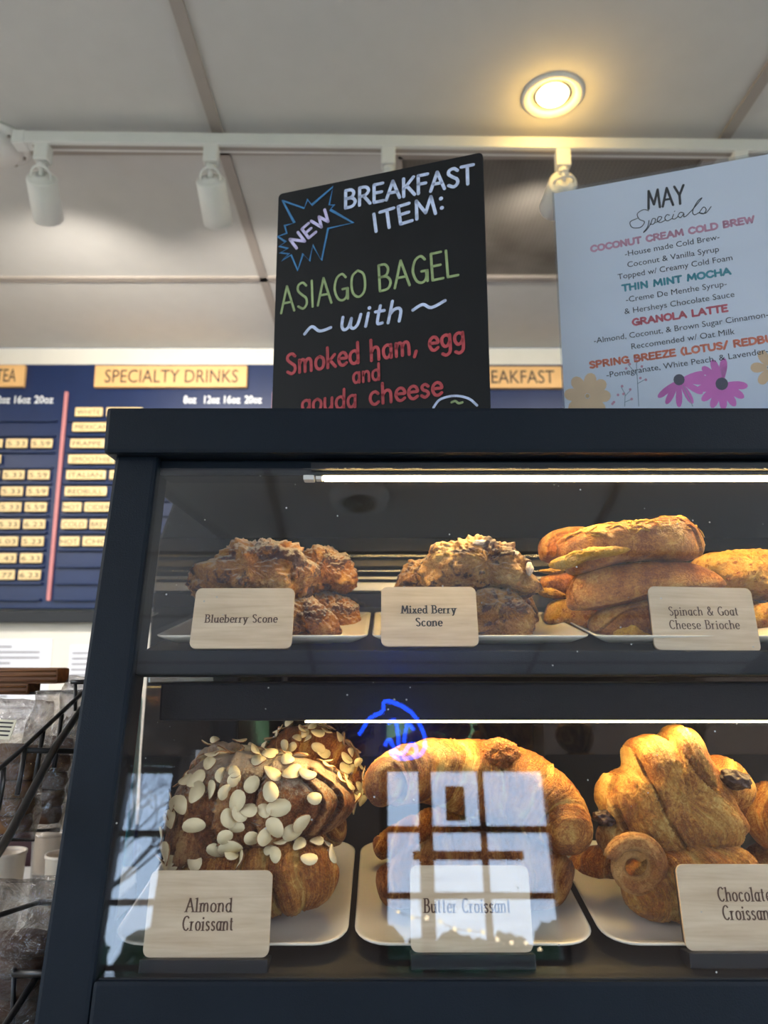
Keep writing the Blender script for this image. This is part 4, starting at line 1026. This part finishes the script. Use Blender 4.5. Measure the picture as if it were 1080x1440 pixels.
# ---- almond croissants
def almond_mesh():
    bm = bmesh.new(); n = 14; R_ = .0058
    top = []; bot = []
    for i in range(n):
        a = 2*PI*i/n; r = R_*(1-.12*math.cos(a)); x, y = r*.98*math.cos(a)*1.25, r*math.sin(a)*.86
        z = .0006*math.sin(a*2)+.0010*(x/R_)**2
        top.append(bm.verts.new((x, y, z+.0006))); bot.append(bm.verts.new((x, y, z-.0002)))
    ct_ = bm.verts.new((0, 0, .0008)); cb = bm.verts.new((0, 0, -.0004))
    for i in range(n):
        j = (i+1) % n; bm.faces.new((top[i], top[j], ct_)); bm.faces.new((bot[j], bot[i], cb)); f = bm.faces.new((bot[i], bot[j], top[j], top[i])); f.material_index = 1
    bmesh.ops.recalc_face_normals(bm, faces=bm.faces)
    me = bpy.data.meshes.new('almond_slice'); bm.to_mesh(me); bm.free(); me.materials.append(M['almond']); me.materials.append(M['almond_skin'])
    for p in me.polygons: p.use_smooth = True
    return me
ALM = almond_mesh()
def almonds(o, n, seed, scale=1.0, cond=None, region=None):
    r_ = random.Random(seed); me = o.data; vs = list(me.vertices); placed = []; tries = 0
    while len(placed) < n and tries < 20000:
        tries += 1; v = r_.choice(vs); nn = v.normal
        if nn.y > .35 or nn.z < -.45: continue
        if region and not region(o.location+v.co): continue
        sc = scale*r_.uniform(.8, 1.15)
        if any((v.co-p).length < .0085*sc*(.55+.6*r_.random()) for p in placed): continue
        placed.append(v.co.copy())
        a = link('almond_slice', ALM, None, o); a.location = v.co + nn*(.0012+.0012*r_.random())
        tv = (nn+Vector((r_.uniform(-.35, .35), r_.uniform(-.35, .35), r_.uniform(-.35, .35)))).normalized()
        q = tv.to_track_quat('Z', 'Y'); a.rotation_mode = 'QUATERNION'
        from mathutils import Quaternion
        a.rotation_quaternion = q @ Quaternion((0, 0, 1), r_.uniform(0, 2*PI)); a.scale = (sc*r_.uniform(.8, 1.1), sc, sc)
gAl = 'almond croissants'
o, _, _ = sweep('almond_croissant', px([(235, 1258, .585), (290, 1244, .575), (360, 1236, .572), (430, 1234, .568), (468, 1254, .568)]), rpx([26, 42, 47, 46, 26], .572), 'croissant', None, 3.2, .14, .3, (1, 1), 150, 64, .05, 41)
tag(o, 'bottom almond croissant with a spiral end at right, behind its name card', 'croissant', gAl); almonds(o, 26, 3, 1.05, region=lambda p: (p-EYE).dot(CU)/(p-EYE).dot(CF) > (720-1215)/FPX)
K4 = lambda *p: crop(p, 220, 1010, 3.6)
o = inflate('almond_croissant', K4((92, 430), (115, 350), (190, 270), (260, 212), (350, 195), (480, 190), (560, 200), (700, 215), (820, 250), (930, 320), (992, 400), (985, 465), (890, 545), (780, 590), (680, 620), (560, 660), (430, 690), (330, 715), (200, 727), (100, 715), (62, 650), (72, 540)), .61, 80, 'almondc', seed=42, rough=.034, nphi=190, nth=90, amp=5.5, full=.68,
    seams=[K4((400, 215), (375, 330), (350, 470), (400, 640)), K4((590, 240), (545, 400), (570, 520), (650, 620)), K4((190, 290), (215, 430), (180, 560), (150, 700)), K4((800, 260), (900, 330), (940, 420), (860, 530)), K4((720, 250), (830, 340), (860, 420), (800, 520))])
tag(o, 'large sugar-dusted almond croissant in front on top of the pile', 'croissant', gAl); almonds(o, 70, 4, 1.15)
o, _, _ = sweep('almond_croissant', px([(375, 1105, .70), (425, 1070, .70), (464, 1090, .70), (476, 1140, .70)]), rpx([30, 48, 44, 26], .70), 'croissant', None, 4, .15, .3, (1, 1), 110, 56, .05, 43)
tag(o, 'almond croissant thickly covered in sliced almonds at the top back', 'croissant', gAl); almonds(o, 110, 5, .95)
o, _, _ = sweep('almond_croissant', px([(395, 1165, .635), (440, 1165, .62), (485, 1155, .615)]), rpx([20, 34, 26], .62), 'croissant', None, 4, .15, .6, (1, .85), 90, 48, .05, 44)
tag(o, 'bare orange croissant end poking out at the right of the almond pile', 'croissant', gAl)
o, _, _ = sweep('almond_croissant', px([(275, 1095, .665), (310, 1080, .66), (370, 1085, .665)]), rpx([16, 32, 24], .66), 'almondc', None, 3, .15, .4, (1, 1), 80, 48, .05, 45)
tag(o, 'almond croissant mostly hidden at the top left back of the pile', 'croissant', gAl); almonds(o, 18, 6, .95)
# ---- butter croissants
gBu = 'butter croissants'
o, _, _ = sweep('butter_croissant', px([(532, 1255, .575), (590, 1233, .585), (670, 1224, .59), (750, 1228, .585), (800, 1256, .572)]), rpx([22, 38, 48, 44, 28], .59), 'croissant_dark', None, 3.4, .12, .3, (1, 1), 150, 64, .05, 51)
tag(o, 'dark butter croissant lying at the bottom front on its plate', 'croissant', gBu)
o, _, _ = sweep('butter_croissant', px([(525, 1195, .64), (580, 1178, .645), (660, 1165, .65), (740, 1180, .65)]), rpx([14, 30, 36, 22], .64), 'croissant', None, 4, .15, .5, (1, .9), 120, 56, .05, 52)
tag(o, 'orange butter croissant in the middle of the pile, showing at left', 'croissant', gBu)
o, _, _ = sweep('butter_croissant', px([(552, 1122, .565), (545, 1100, .578), (600, 1085, .60), (670, 1095, .61), (735, 1110, .605), (785, 1150, .59), (806, 1188, .565)]), rpx([24, 34, 42, 52, 52, 44, 28], .59), 'croissant', None, 3.6, .10, .3, (1, 1), 190, 72, .045, 53)
tag(o, 'large golden butter croissant arched over the top of the pile', 'croissant', gBu)
lump('croissant_knob', 703, 1064, .60, 26, 22, 24, 'croissant', None, None, None, 54, parent=None)
kn = bpy.data.objects['croissant_knob']; kn.parent = o; kn.location = kn.location-o.location
# ---- chocolate croissants
gC = 'chocolate croissants'
o, _, _ = sweep('chocolate_croissant', px([(872, 1244, .575), (925, 1247, .57), (990, 1240, .57), (1060, 1225, .58)]), rpx([26, 44, 48, 34], .575), 'croissant_pale', None, 4, .14, .4, (1, 1), 140, 64, .05, 61, False)
tag(o, 'rolled chocolate croissant at the bottom, behind the Chocolate Croissant card', 'croissant', gC)
# coiled end of it
bm = bmesh.new(); cc = P(896, 1220, .555); sp2 = []
for i in range(46):
    t = i/45; a = .3+t*2*PI*1.35; r = .0205*(1-.55*t); sp2.append(cc - o.location + Vector((-math.cos(a)*r, .002+.006*t, math.sin(a)*r*.95)))
rads = [.0075*(.7+.3*math.sin(PI*min(1, i/30))) for i in range(46)]
tube(bm, sp2, rads, 16); 
uvl = bm.loops.layers.uv.new('UVMap')
for f in bm.faces:
    for lp in f.loops: lp[uvl].uv = (.3+lp.vert.co.y*20, lp.vert.co.x*10)
bmobj('coiled_end', bm, 'croissant_dark', o, smooth=True)
K5 = lambda *p: crop(p, 800, 1000, 3.857)
o = inflate('chocolate_croissant', K5((333, 215), (350, 170), (430, 140), (500, 152), (538, 178), (552, 120), (600, 97), (690, 122), (755, 230), (800, 330), (870, 480), (932, 590), (915, 645), (840, 700), (760, 742), (600, 768), (430, 792), (330, 752), (275, 690), (215, 590), (165, 505), (180, 420), (240, 345), (325, 318)), .61, 68, 'croissant_pale', seed=63, rough=.036, nphi=220, nth=100, amp=5.0, full=.66,
    seams=[K5((600, 775), (540, 690), (450, 570), (395, 440), (360, 320), (333, 200)), K5((840, 705), (835, 560), (760, 460), (650, 370), (570, 280), (538, 170)), K5((320, 750), (255, 610), (190, 440), (240, 345)), K5((700, 330), (650, 230), (620, 120))])
tag(o, 'tall heart-shaped chocolate croissant sitting on top of the pile', 'croissant', gC)
TOPC = o
for (x, y, d, rx, ry) in ((849, 1150, .59, 15, 10), (1034, 1096, .59, 22, 12)):
    bm = bmesh.new(); bmesh.ops.create_icosphere(bm, subdivisions=4, radius=1)
    for v in bm.verts:
        f = 1+.35*noise.noise(v.co*2.4+Vector((x, 0, 0)))+.12*noise.noise(v.co*7); v.co = Vector((v.co.x*rx, v.co.y*14, v.co.z*ry))*f*d/FPX
    bm.transform(Matrix.Rotation(math.radians(14), 4, 'Y'))
    bmobj('chocolate_filling', bm, 'choc', TOPC, P(x, y, d)-TOPC.location, smooth=True)
o2, _, _ = sweep('pastry_flap', px([(838, 1170, .60), (862, 1178, .595), (895, 1185, .60)]), rpx([10, 24, 22], .60), 'croissant_pale', TOPC, 2, .08, .3, (1, 1), 60, 40, .05, 64, False)
o2, _, _ = sweep('pastry_flap', px([(985, 1075, .62), (1020, 1100, .615), (1060, 1122, .61)]), rpx([20, 32, 16], .61), 'croissant_pale', TOPC, 2, .08, .3, (1, 1), 60, 40, .05, 65, False)
o, _, _ = sweep('chocolate_croissant', px([(800, 1222, .66), (840, 1215, .65), (890, 1215, .65)]), rpx([14, 26, 22], .65), 'croissant', None, 3, .14, .4, (1, .9), 80, 48, .05, 66, False)
tag(o, 'orange chocolate croissant lying behind at the left of its plate', 'croissant', gC)
o, _, _ = sweep('chocolate_croissant', px([(1050, 1160, .66), (1090, 1150, .65), (1150, 1155, .65)]), rpx([30, 50, 44], .65), 'croissant', None, 3, .14, .4, (1, 1), 90, 56, .05, 67, False)
tag(o, 'orange chocolate croissant cut by the right edge of the picture', 'croissant', gC)
o, _, _ = sweep('chocolate_croissant', px([(1040, 1235, .66), (1090, 1225, .655), (1150, 1235, .65)]), rpx([24, 40, 36], .65), 'croissant', None, 3, .14, .4, (1, 1), 80, 48, .05, 68, False)
tag(o, 'chocolate croissant under the right-hand ones, behind the name card', 'croissant', gC)

# ================================================================ SIGNS ON THE CASE
YAW = math.radians(-17.8)
def sign_frame(xbl, ybl, Y):
    q = atY(xbl, ybl, Y); return Vector((q.x, q.y, TOPZ+.0006))
# chalkboard
Rz = Matrix.Rotation(YAW, 4, 'Z')
o0 = sign_frame(383, 560, .755); fr = Frame(o0, Rz)
tl = fr.px(388, 275); trc = fr.px(673, 214); brc = fr.px(690, 570); bl = fr.px(382, 570)
print('chalk', tl, trc, bl, brc)
Wc = (trc[0]-tl[0]+brc[0]-bl[0])/2; xc = (bl[0]+brc[0])/2; Hc = (tl[1]+trc[1])/2
cs = empty('chalkboard_sign', o0, (0, 0, YAW)); tag(cs, 'black chalkboard sign lettered NEW BREAKFAST ITEM standing on the case', 'sign')
bm = bmesh.new(); prism(bm, [(p[0]+xc, p[1]+Hc/2) for p in rrect(Wc, Hc, .005, 5)], .0, .003); bmobj('board', bm, 'chalkb', cs)
bm = bmesh.new(); box(bm, (xc, .012, .008), (Wc*.9, .034, .016), None, .002); bmobj('sign_foot', bm, 'rubber', cs)
def C1(X, Y): return fr.px(370+X/3.2727, 200+Y/3.2727)
S_ = .76/FPX
def ct2(text, X0, Y0, X1, Y1, h, mat, nib=4.2, shear=0.0, name='chalk_lettering'):
    bm = bmesh.new(); stroke_text(bm, text, C1(X0, Y0), C1(X1, Y1), h*S_, nib*S_, -.0006, 0, False, shear); return flat(name, bm, M[mat], cs)
ct2('BREAKFAST', 376, 305, 972, 188, 29, 'c_white', 5.0)
ct2('ITEM:', 510, 415, 842, 315, 29, 'c_white', 5.0)
ct2('NEW', 152, 492, 318, 352, 21, 'c_purple', 4.6)
ct2('ASIAGO', 84, 788, 478, 705, 42, 'c_green', 3.6)
ct2('BAGEL', 534, 688, 900, 612, 41, 'c_green', 3.8)
ct2('with', 352, 868, 640, 822, 32, 'c_white', 4.6, .22)
ct2('Smoked ham, egg', 110, 1070, 930, 935, 31, 'c_red', 4.6)
ct2('and', 415, 1110, 540, 1092, 24, 'c_red', 3.8)
ct2('gouda', 178, 1244, 432, 1218, 28, 'c_red', 4.2)
ct2('cheese', 492, 1210, 828, 1162, 29, 'c_red', 4.4)
def stroke(pts, nib, mat, name, sm=True, closed=False):
    q = [Vector(C1(*p)) for p in pts]
    if sm: q = [v.to_2d() for v in smooth_pts([v.to_3d() for v in q], 6)]
    bm = bmesh.new(); ribbon(bm, q, nib*S_, -.0006, closed=closed); flat(name, bm, M[mat], cs)
stroke([(192, 884), (225, 850), (262, 870), (312, 854)], 4.6, 'c_white', 'chalk_swash'); stroke([(690, 774), (735, 748), (775, 762), (838, 730)], 4.6, 'c_white', 'chalk_swash')
stroke([(90, 270), (190, 305), (205, 265), (225, 290), (322, 207), (305, 290), (328, 290), (310, 312), (415, 372), (300, 398), (270, 545), (230, 475), (215, 548), (185, 515), (160, 590), (130, 520), (88, 545), (120, 515), (80, 510), (115, 490), (75, 480), (105, 460), (68, 435), (110, 420), (100, 385), (145, 372), (90, 270)], 2.6, 'c_blue', 'chalk_starburst', False)
stroke([(785, 1222), (815, 1185), (880, 1168), (945, 1180), (985, 1212)], 3.4, 'c_white', 'chalk_bagel'); stroke([(868, 1198), (885, 1192), (900, 1202), (918, 1198)], 3.2, 'c_green', 'chalk_bagel')
# paper sign in acrylic holder
Y2 = .735; o1 = sign_frame(797, 560, Y2); fr2 = Frame(o1, Rz)
tl = fr2.px(776, 272); tr2 = fr2.px(1080, 209); bl = fr2.px(797, 570)
print('may', tl, tr2, bl)
Hm = (tl[1]+tr2[1])/2-.002; Wm = .218*1.0; 
ps = empty('specials_sign', o1, (0, 0, YAW)); tag(ps, 'white May Specials drinks sheet in a clear acrylic holder standing on the case', 'sign')
x0m = (tl[0]+bl[0])/2; Wm = fr2.px(1128, 400)[0]-x0m
boxo('paper_sheet', (x0m+Wm/2, .0026, Hm/2), (Wm, .0006, Hm), 'paper', ps)
bm = bmesh.new(); box(bm, (x0m+Wm/2, .001, Hm/2+.0015), (Wm+.004, .0012, Hm+.003)); box(bm, (x0m+Wm/2, .0044, Hm/2+.0015), (Wm+.004, .0016, Hm+.003)); box(bm, (x0m+Wm/2, .03, .002), (Wm, .06, .0024)); bmobj('acrylic_holder', bm, 'acrylic', ps)
def mk(X, Y): return fr2.px(770+X/3.484, 200+Y/3.484)
S2 = .73/FPX; YP = .0021
bm = bmesh.new(); stroke_text(bm, 'MAY', mk(492, 322), mk(676, 292), 30*S2, 3.6*S2, YP, 0); flat('heading_lettering', bm, 'black_ink', ps)
bm = bmesh.new()
for pl in ([(495, 330), (470, 325), (440, 345), (450, 372), (475, 385), (455, 412), (415, 412), (405, 385), (440, 368)],
           [(498, 378), (490, 410), (470, 436), (485, 425), (505, 395), (515, 370), (530, 372), (520, 395), (502, 395)],
           [(530, 388), (550, 378), (560, 362), (545, 360), (538, 378), (552, 388), (575, 378)],
           [(598, 352), (585, 350), (575, 368), (588, 380), (610, 368)], [(618, 348), (612, 368), (625, 370), (640, 358)], [(622, 334), (624, 332)],
           [(668, 342), (652, 338), (640, 354), (652, 364), (668, 346), (668, 360), (680, 356)],
           [(680, 356), (715, 320), (752, 275), (755, 268), (735, 285), (712, 330), (720, 350), (745, 338)],
           [(745, 338), (765, 312), (778, 325), (765, 345), (745, 340), (775, 342), (802, 310)]):
    q = [v.to_2d() for v in smooth_pts([Vector(mk(*p)).to_3d() for p in pl], 6)]; ribbon(bm, q, 1.3*S2, YP, 0)
flat('script_lettering', bm, 'black_ink', ps)
def head(t, a, b, c, d_, mat, h=11.5):
    bm = bmesh.new(); stroke_text(bm, t, mk(a, b), mk(c, d_), (h-2)*S2, 3.1*S2, YP); flat('drink_heading', bm, mat, ps)
def desc(t, a, b, c, d_, h=9.3):
    bm = bmesh.new(); font_mesh(bm, t, mk(a, b), mk(c, d_), YP, 0.0, h*S2); flat('drink_description', bm, 'black_ink', ps)
head('COCONUT CREAM COLD BREW', 213, 532, 1015, 385, 'h_pink'); desc('-House made Cold Brew-', 380, 555, 845, 470)
desc('Coconut & Vanilla Syrup', 392, 608, 842, 530); desc('Topped w/ Creamy Cold Foam', 345, 668, 908, 572)
head('THIN MINT MOCHA', 368, 725, 900, 640, 'h_teal'); desc('-Creme De Menthe Syrup-', 385, 780, 880, 700)
desc('& Hersheys Chocolate Sauce', 378, 838, 918, 752); head('GRANOLA LATTE', 418, 893, 885, 822, 'h_rose')
desc('-Almond, Coconut, & Brown Sugar Cinnamon-', 228, 982, 1085, 852); desc('Reccomended w/ Oat Milk', 412, 1010, 920, 935)
head('SPRING BREEZE (LOTUS/ REDBULL)', 208, 1103, 1200, 957, 'h_coral'); desc('-Pomegranate, White Peach, & Lavender-', 290, 1150, 1085, 1030)
def petal(bm, cx, cy, ang_, L_, W_, r0=4, k=0):
    pts = []
    for i in range(14):
        t = 2*PI*i/14; u = r0+L_*(.5-.5*math.cos(t)); v_ = W_*.5*math.sin(t)*(1+.3*math.cos(t+PI))
        pts.append(mk(cx+(u*math.cos(ang_)-v_*math.sin(ang_))*3.484, cy+(u*math.sin(ang_)+v_*math.cos(ang_))*3.484))
    bm.faces.new([bm.verts.new((p[0], YP+.00002*k, p[1])) for p in pts])
def disc2(bm, cx, cy, r):
    q = [mk(cx+r*3.484*math.cos(2*PI*i/12), cy+r*3.484*math.sin(2*PI*i/12)) for i in range(12)]
    bm.faces.new([bm.verts.new((p[0], YP-.00004, p[1])) for p in q])
def flower(cx, cy, angs, L_, W_, mat, eye, er):
    bm = bmesh.new()
    for k, a in enumerate(angs): petal(bm, cx, cy, math.radians(a), L_, W_, 3, k)
    flat('flower_print', bm, mat, ps); bm = bmesh.new(); disc2(bm, cx, cy, er); flat('flower_eye', bm, eye, ps)
flower(195, 1240, (0, 45, 90, 140, 185, 232, 280, 320), 30, 17, 'f_orange', 'plaque', 3)
flower(645, 1160, (-15, 5, 30, 60, 90, 118, 140), 36, 9, 'f_pink', 'f_dark', 8)
flower(855, 1180, tuple(range(5, 365, 27)), 34, 11, 'f_pink', 'f_dark', 9)
flower(1090, 1100, (0, 60, 120, 180, 240, 300), 24, 14, 'f_orange', 'f_dark', 3)
bm = bmesh.new()
for pl in ([(447, 1290), (440, 1160), (435, 1080), (460, 1050)], [(440, 1180), (475, 1160)], [(440, 1140), (395, 1085)], [(378, 1290), (380, 1230), (360, 1195)], [(380, 1240), (408, 1210)], [(378, 1270), (415, 1255)], [(665, 1190), (700, 1260), (712, 1290)]):
    ribbon(bm, [Vector(mk(*p)) for p in pl], 1.0*S2, YP, 0)
flat('stem_print', bm, 'f_grey', ps)
bm = bmesh.new()
for c in ((365, 1192), (405, 1208), (412, 1255), (345, 1235), (325, 1270), (318, 1278), (482, 1160), (455, 1152), (385, 1105), (403, 1083), (462, 1095), (432, 1060), (372, 1230)): disc2(bm, c[0], c[1], 1.9)
flat('berry_print', bm, 'h_pink', ps)

# ================================================================ BEHIND AND BESIDE THE CASE
# black bean hopper / brewer behind the case
hp = empty('coffee_brewer', (-.283, 1.42, 1.0)); tag(hp, 'tall black coffee brewer behind the case, seen through its side glass', 'coffee machine')
z0h = 1.02-1.0
bm = bmesh.new()
ol = [(-.12, .0), (.30, .0), (.30, .73), (-.02, .73), (-.09, .69), (-.118, .60), (-.122, .25)]
prism(bm, [(x, z) for x, z in ol], -.12, .14); bmesh.ops.bevel(bm, geom=bm.edges[:], offset=.006, segments=1, affect='EDGES'); bmobj('body', bm, 'rubber', hp)
boxo('chrome_band', (.05, -.124, .37), (.33, .006, .012), 'steel', hp, .002); boxo('paper_tag', (.0, -.1235, .20), (.06, .002, .11), 'paper', hp)
boxo('control_panel', (.12, -.124, .50), (.18, .008, .07), 'darksteel', hp, .003)
ep = empty('espresso_machine', (.35, 2.42, 1.0)); tag(ep, 'dark steel espresso machine behind the case, dimly seen through its back', 'coffee machine')
boxo('body', (0, 0, .26), (.7, .4, .30), 'darksteel', ep, .02); boxo('drip_tray', (0, -.05, .05), (.66, .46, .08), 'steel', ep, .008)
for x in (-.2, 0, .2):
    bm = bmesh.new(); lathe(bm, [(0, .12), (.035, .12), (.035, .07), (0, .07)], 20, Matrix.Translation((x, -.24, .0))); bmobj('group_head', bm, 'steel', ep, smooth=True)
tag(boxo('note_pad', (.10, 2.21, 1.27), (.09, .02, .07), 'yellow'), 'yellow sticky note dimly seen through the lower back of the case', 'note')
tag(boxo('cyan_bottle', (-.50, 1.50, 1.16), (.05, .05, .35), 'cyan', bev=.012), 'slim cyan bottle at the left behind the case side glass', 'bottle')
# cups on the back-bar
def cup(x, y, d, r, h, mat, label, name='paper_cup', lean=0):
    q = P(x, y, d); s = d/FPX; r *= s; h *= s
    t = empty(name, q-Vector((0, 0, h))); tag(t, label, 'cup')
    bm = bmesh.new(); lathe(bm, [(0, 0), (r*.8, 0), (r, h), (r*1.03, h+.001), (r*.97, h), (r*.78, .004), (0, .004)], 32); bmobj('cup_wall', bm, mat, t, smooth=True)
    bm = bmesh.new(); lathe(bm, [(r*.96, h-.002), (r*1.04, h-.001), (r*1.04, h+.003), (r*.96, h+.003), (r*.96, h-.002)], 32); bmobj('rim', bm, mat, t, smooth=True)
cup(8, 1200, .98, 27, 105, 'cupc', 'cream paper cup behind the wire rack at the left edge')
cup(92, 1203, .98, 26, 105, 'cupc', 'cream paper cup just left of the case post')
cup(72, 1172, 1.1, 25, 100, 'plastic', 'clear plastic cup behind the two cream cups', 'plastic_cup')
bt2 = empty('syrup_bottle', P(76, 1155, 1.3)); tag(bt2, 'tan rounded bottle top behind the clear cup', 'bottle')
bm = bmesh.new(); lathe(bm, [(0, .035), (.02, .03), (.028, .01), (.03, -.05), (.03, -.14), (0, -.14)], 28); bmobj('bottle_body', bm, 'cupc', bt2, smooth=True)
tag(boxo('storage_box', P(45, 1190, 1.4), (.16, .1, .145), 'maroon', bev=.006), 'dark maroon box behind the cups', 'box')
sb = boxo('side_table', (-.95, 1.15, P(45, 1300, 1.0).z-.02), (1.1, .5, .03), 'white', bev=.004); tag(sb, 'pale counter shelf left of the case holding the cups', 'shelf')
# wire rack
rk = empty('wire_rack', P(40, 1420, .55)); tag(rk, 'black wire basket rack of bagged treats left of the case', 'rack')
def wire(pts, r, name='wire'):
    bm = bmesh.new(); tube(bm, [P(*p)-rk.location for p in pts], r, 10); bmobj(name, bm, 'wire', rk, smooth=True)
wire([(-60, 1118, .50), (0, 1080, .54), (33, 1052, .58), (112, 978, .66), (160, 930, .72)], .0019)
wire([(-50, 1265, .44), (0, 1195, .48), (15, 1170, .50), (78, 1050, .60), (107, 1008, .66), (150, 950, .72)], .0030)
wire([(20, 1165, .505), (60, 1085, .57), (82, 1046, .605), (109, 1006, .668)], .0012)
wire([(33, 1055, .58), (78, 1056, .60), (180, 1058, .62)], .0022)
wire([(100, 959, .68), (118, 959, .68)], .0022); wire([(106, 962, .68), (106, 1000, .675)], .0016)
wire([(87, 1004, .64), (81, 1047, .63), (76, 1080, .62)], .0019); wire([(61, 1028, .61), (55, 1062, .60), (49, 1098, .59)], .0019)
wire([(35, 1053, .58), (30, 1085, .57), (24, 1118, .56)], .0019); wire([(4, 1079, .55), (2, 1105, .545), (-4, 1140, .54)], .0024)
wire([(54, 1269, .60), (120, 1269, .60)], .0024); wire([(18, 1369, .56), (110, 1369, .56)], .0026)
wire([(20, 1362, .56), (18, 1430, .56), (16, 1480, .56)], .0018); wire([(-10, 1470, .52), (10, 1438, .54), (50, 1376, .57), (90, 1320, .60)], .0026)
wire([(-60, 1345, .50), (-10, 1290, .52), (54, 1269, .60)], .0019)
wire([(-80, 974, .77), (40, 975, .77), (114, 974, .77)], .0015); wire([(-80, 972, .795), (40, 973, .795), (114, 972, .795)], .0015)
wire([(112, 978, .66), (113, 975, .72), (114, 972, .80)], .0018)
wire([(-60, 1182, .60), (20, 1181, .60), (48, 1181, .61)], .0013); wire([(20, 1168, .66), (60, 1168, .66), (84, 1166, .67)], .0013); wire([(70, 1128, .74), (96, 1128, .74)], .0013)
# bagged treats
def bag(cx, cy, d, w_, h_, th, seed, label, filling, lean=0.0, lab=False, knot=False):
    s = d/FPX; t = empty('treat_bag', P(cx, cy+h_/2, d)); tag(t, label, 'bagged treat', 'cellophane bags in the wire rack')
    off = Vector((seed*3.3, 0, seed))
    def sheet(name, mat, W, Hh, T, z0, amp, n=26, pw=4):
        bm = bmesh.new(); rows_ = []
        for i in range(n+1):
            v = i/n; row = []
            for j in range(24):
                a = 2*PI*j/24; c, s2 = math.cos(a), math.sin(a)
                x = math.copysign(abs(c)**.7, c)*W/2; y = math.copysign(abs(s2)**.8, s2)*T/2*(1-.75*max(0, v-.6)/.4)*min(1, .3+v*4)
                p = Vector((x, y, z0+v*Hh)); f = noise.noise(p*45+off)*amp; g2 = noise.noise(p*110+off)*amp*.5
                row.append(bm.verts.new((x+f, y+f+g2, z0+v*Hh+g2)))
            rows_.append(row)
        for A, B in zip(rows_, rows_[1:]):
            for j in range(24): bm.faces.new((A[j], A[(j+1) % 24], B[(j+1) % 24], B[j]))
        bm.faces.new(rows_[0][::-1]); bm.faces.new(rows_[-1])
        bm.transform(Matrix.Rotation(lean, 4, 'Y')); return bmobj(name, bm, mat, t, smooth=True)
    sheet('bag_film', 'cello', w_*s, h_*s, th, 0, .004)
    if filling:
        n = 5
        for k in range(n):
            bm = bmesh.new(); hh = h_*s*.62/n
            lathe(bm, [(0, 0), (w_*s*.40, .001), (w_*s*.43, hh*.5), (w_*s*.40, hh*.94), (0, hh)], 26)
            for v in bm.verts:
                v.co.x += .003*noise.noise(v.co*80+off); v.co.y = v.co.y*(th*.42/(w_*s*.43))
            bm.transform(Matrix.Rotation(lean, 4, 'Y') @ Matrix.Translation((0, 0, .006+k*hh)))
            bmobj('cookie', bm, filling, t, smooth=True)
    if lab:
        b = boxo('sticker_label', (0, 0, 0), (w_*s*.62, .0008, h_*s*.15), 'label', t, 0, (0, 0, 0)); b.location = Vector((-.006, -th*.52, h_*s*.80)); b.rotation_euler = (-.5, lean, 0)
        bm = bmesh.new()
        for k in range(4): box(bm, (0, -.0006, h_*s*.05-k*h_*s*.032), (w_*s*.54, .0003, .0012))
        pr = bmobj('print', bm, 'ink', b); pr['kind'] = 'stuff'
    return t
bag(4, 1085, .60, 84, 190, .035, 1, 'cookie bag with a cream printed label at the left edge', 'cookie2', .05, True)
bag(52, 1072, .66, 70, 188, .03, 2, 'crinkled cellophane bag of brown cookies beside the labelled bag', 'cookie', .10)
bag(84, 1040, .74, 52, 170, .03, 3, 'rear cellophane bag reaching highest beside the case post', 'cookie', .12)
# bag(20, 1180, .72, 90, 150, .03, 6, 'crumpled lower part bag in the middle of the rack', 'cookie2', .1)
bag(14, 1362, .57, 90, 215, .035, 4, 'cellophane bag of brown pastry at the lower left of the rack', 'cookie', .04)
bag(40, 1372, .64, 60, 240, .03, 5, 'cellophane bag with a tan card at the lower right of the rack', 'cupc', .05)
# ribbed wafer boxes at the back of the rack
for (x, y, w2, lab_) in ((-6, 965, 110, 'front brown ribbed wafer slab lying across the rack'), (20, 950, 140, 'rear brown ribbed wafer slab lying across the rack')):
    t = empty('wafer_slab', P(x, y, .78)); tag(t, lab_, 'wafer', 'brown ribbed wafer slabs')
    W2 = w2*.78/FPX
    boxo('slab', (0, 0, 0), (W2, .03, .016), 'bwood', t, .003)
    bm = bmesh.new()
    for k in range(3): tube(bm, [(-W2/2+.002, -.0155, -.005+k*.005), (W2/2-.002, -.0155, -.005+k*.005)], .0012, 6)
    bmobj('ridges', bm, 'bwood', t, smooth=True)
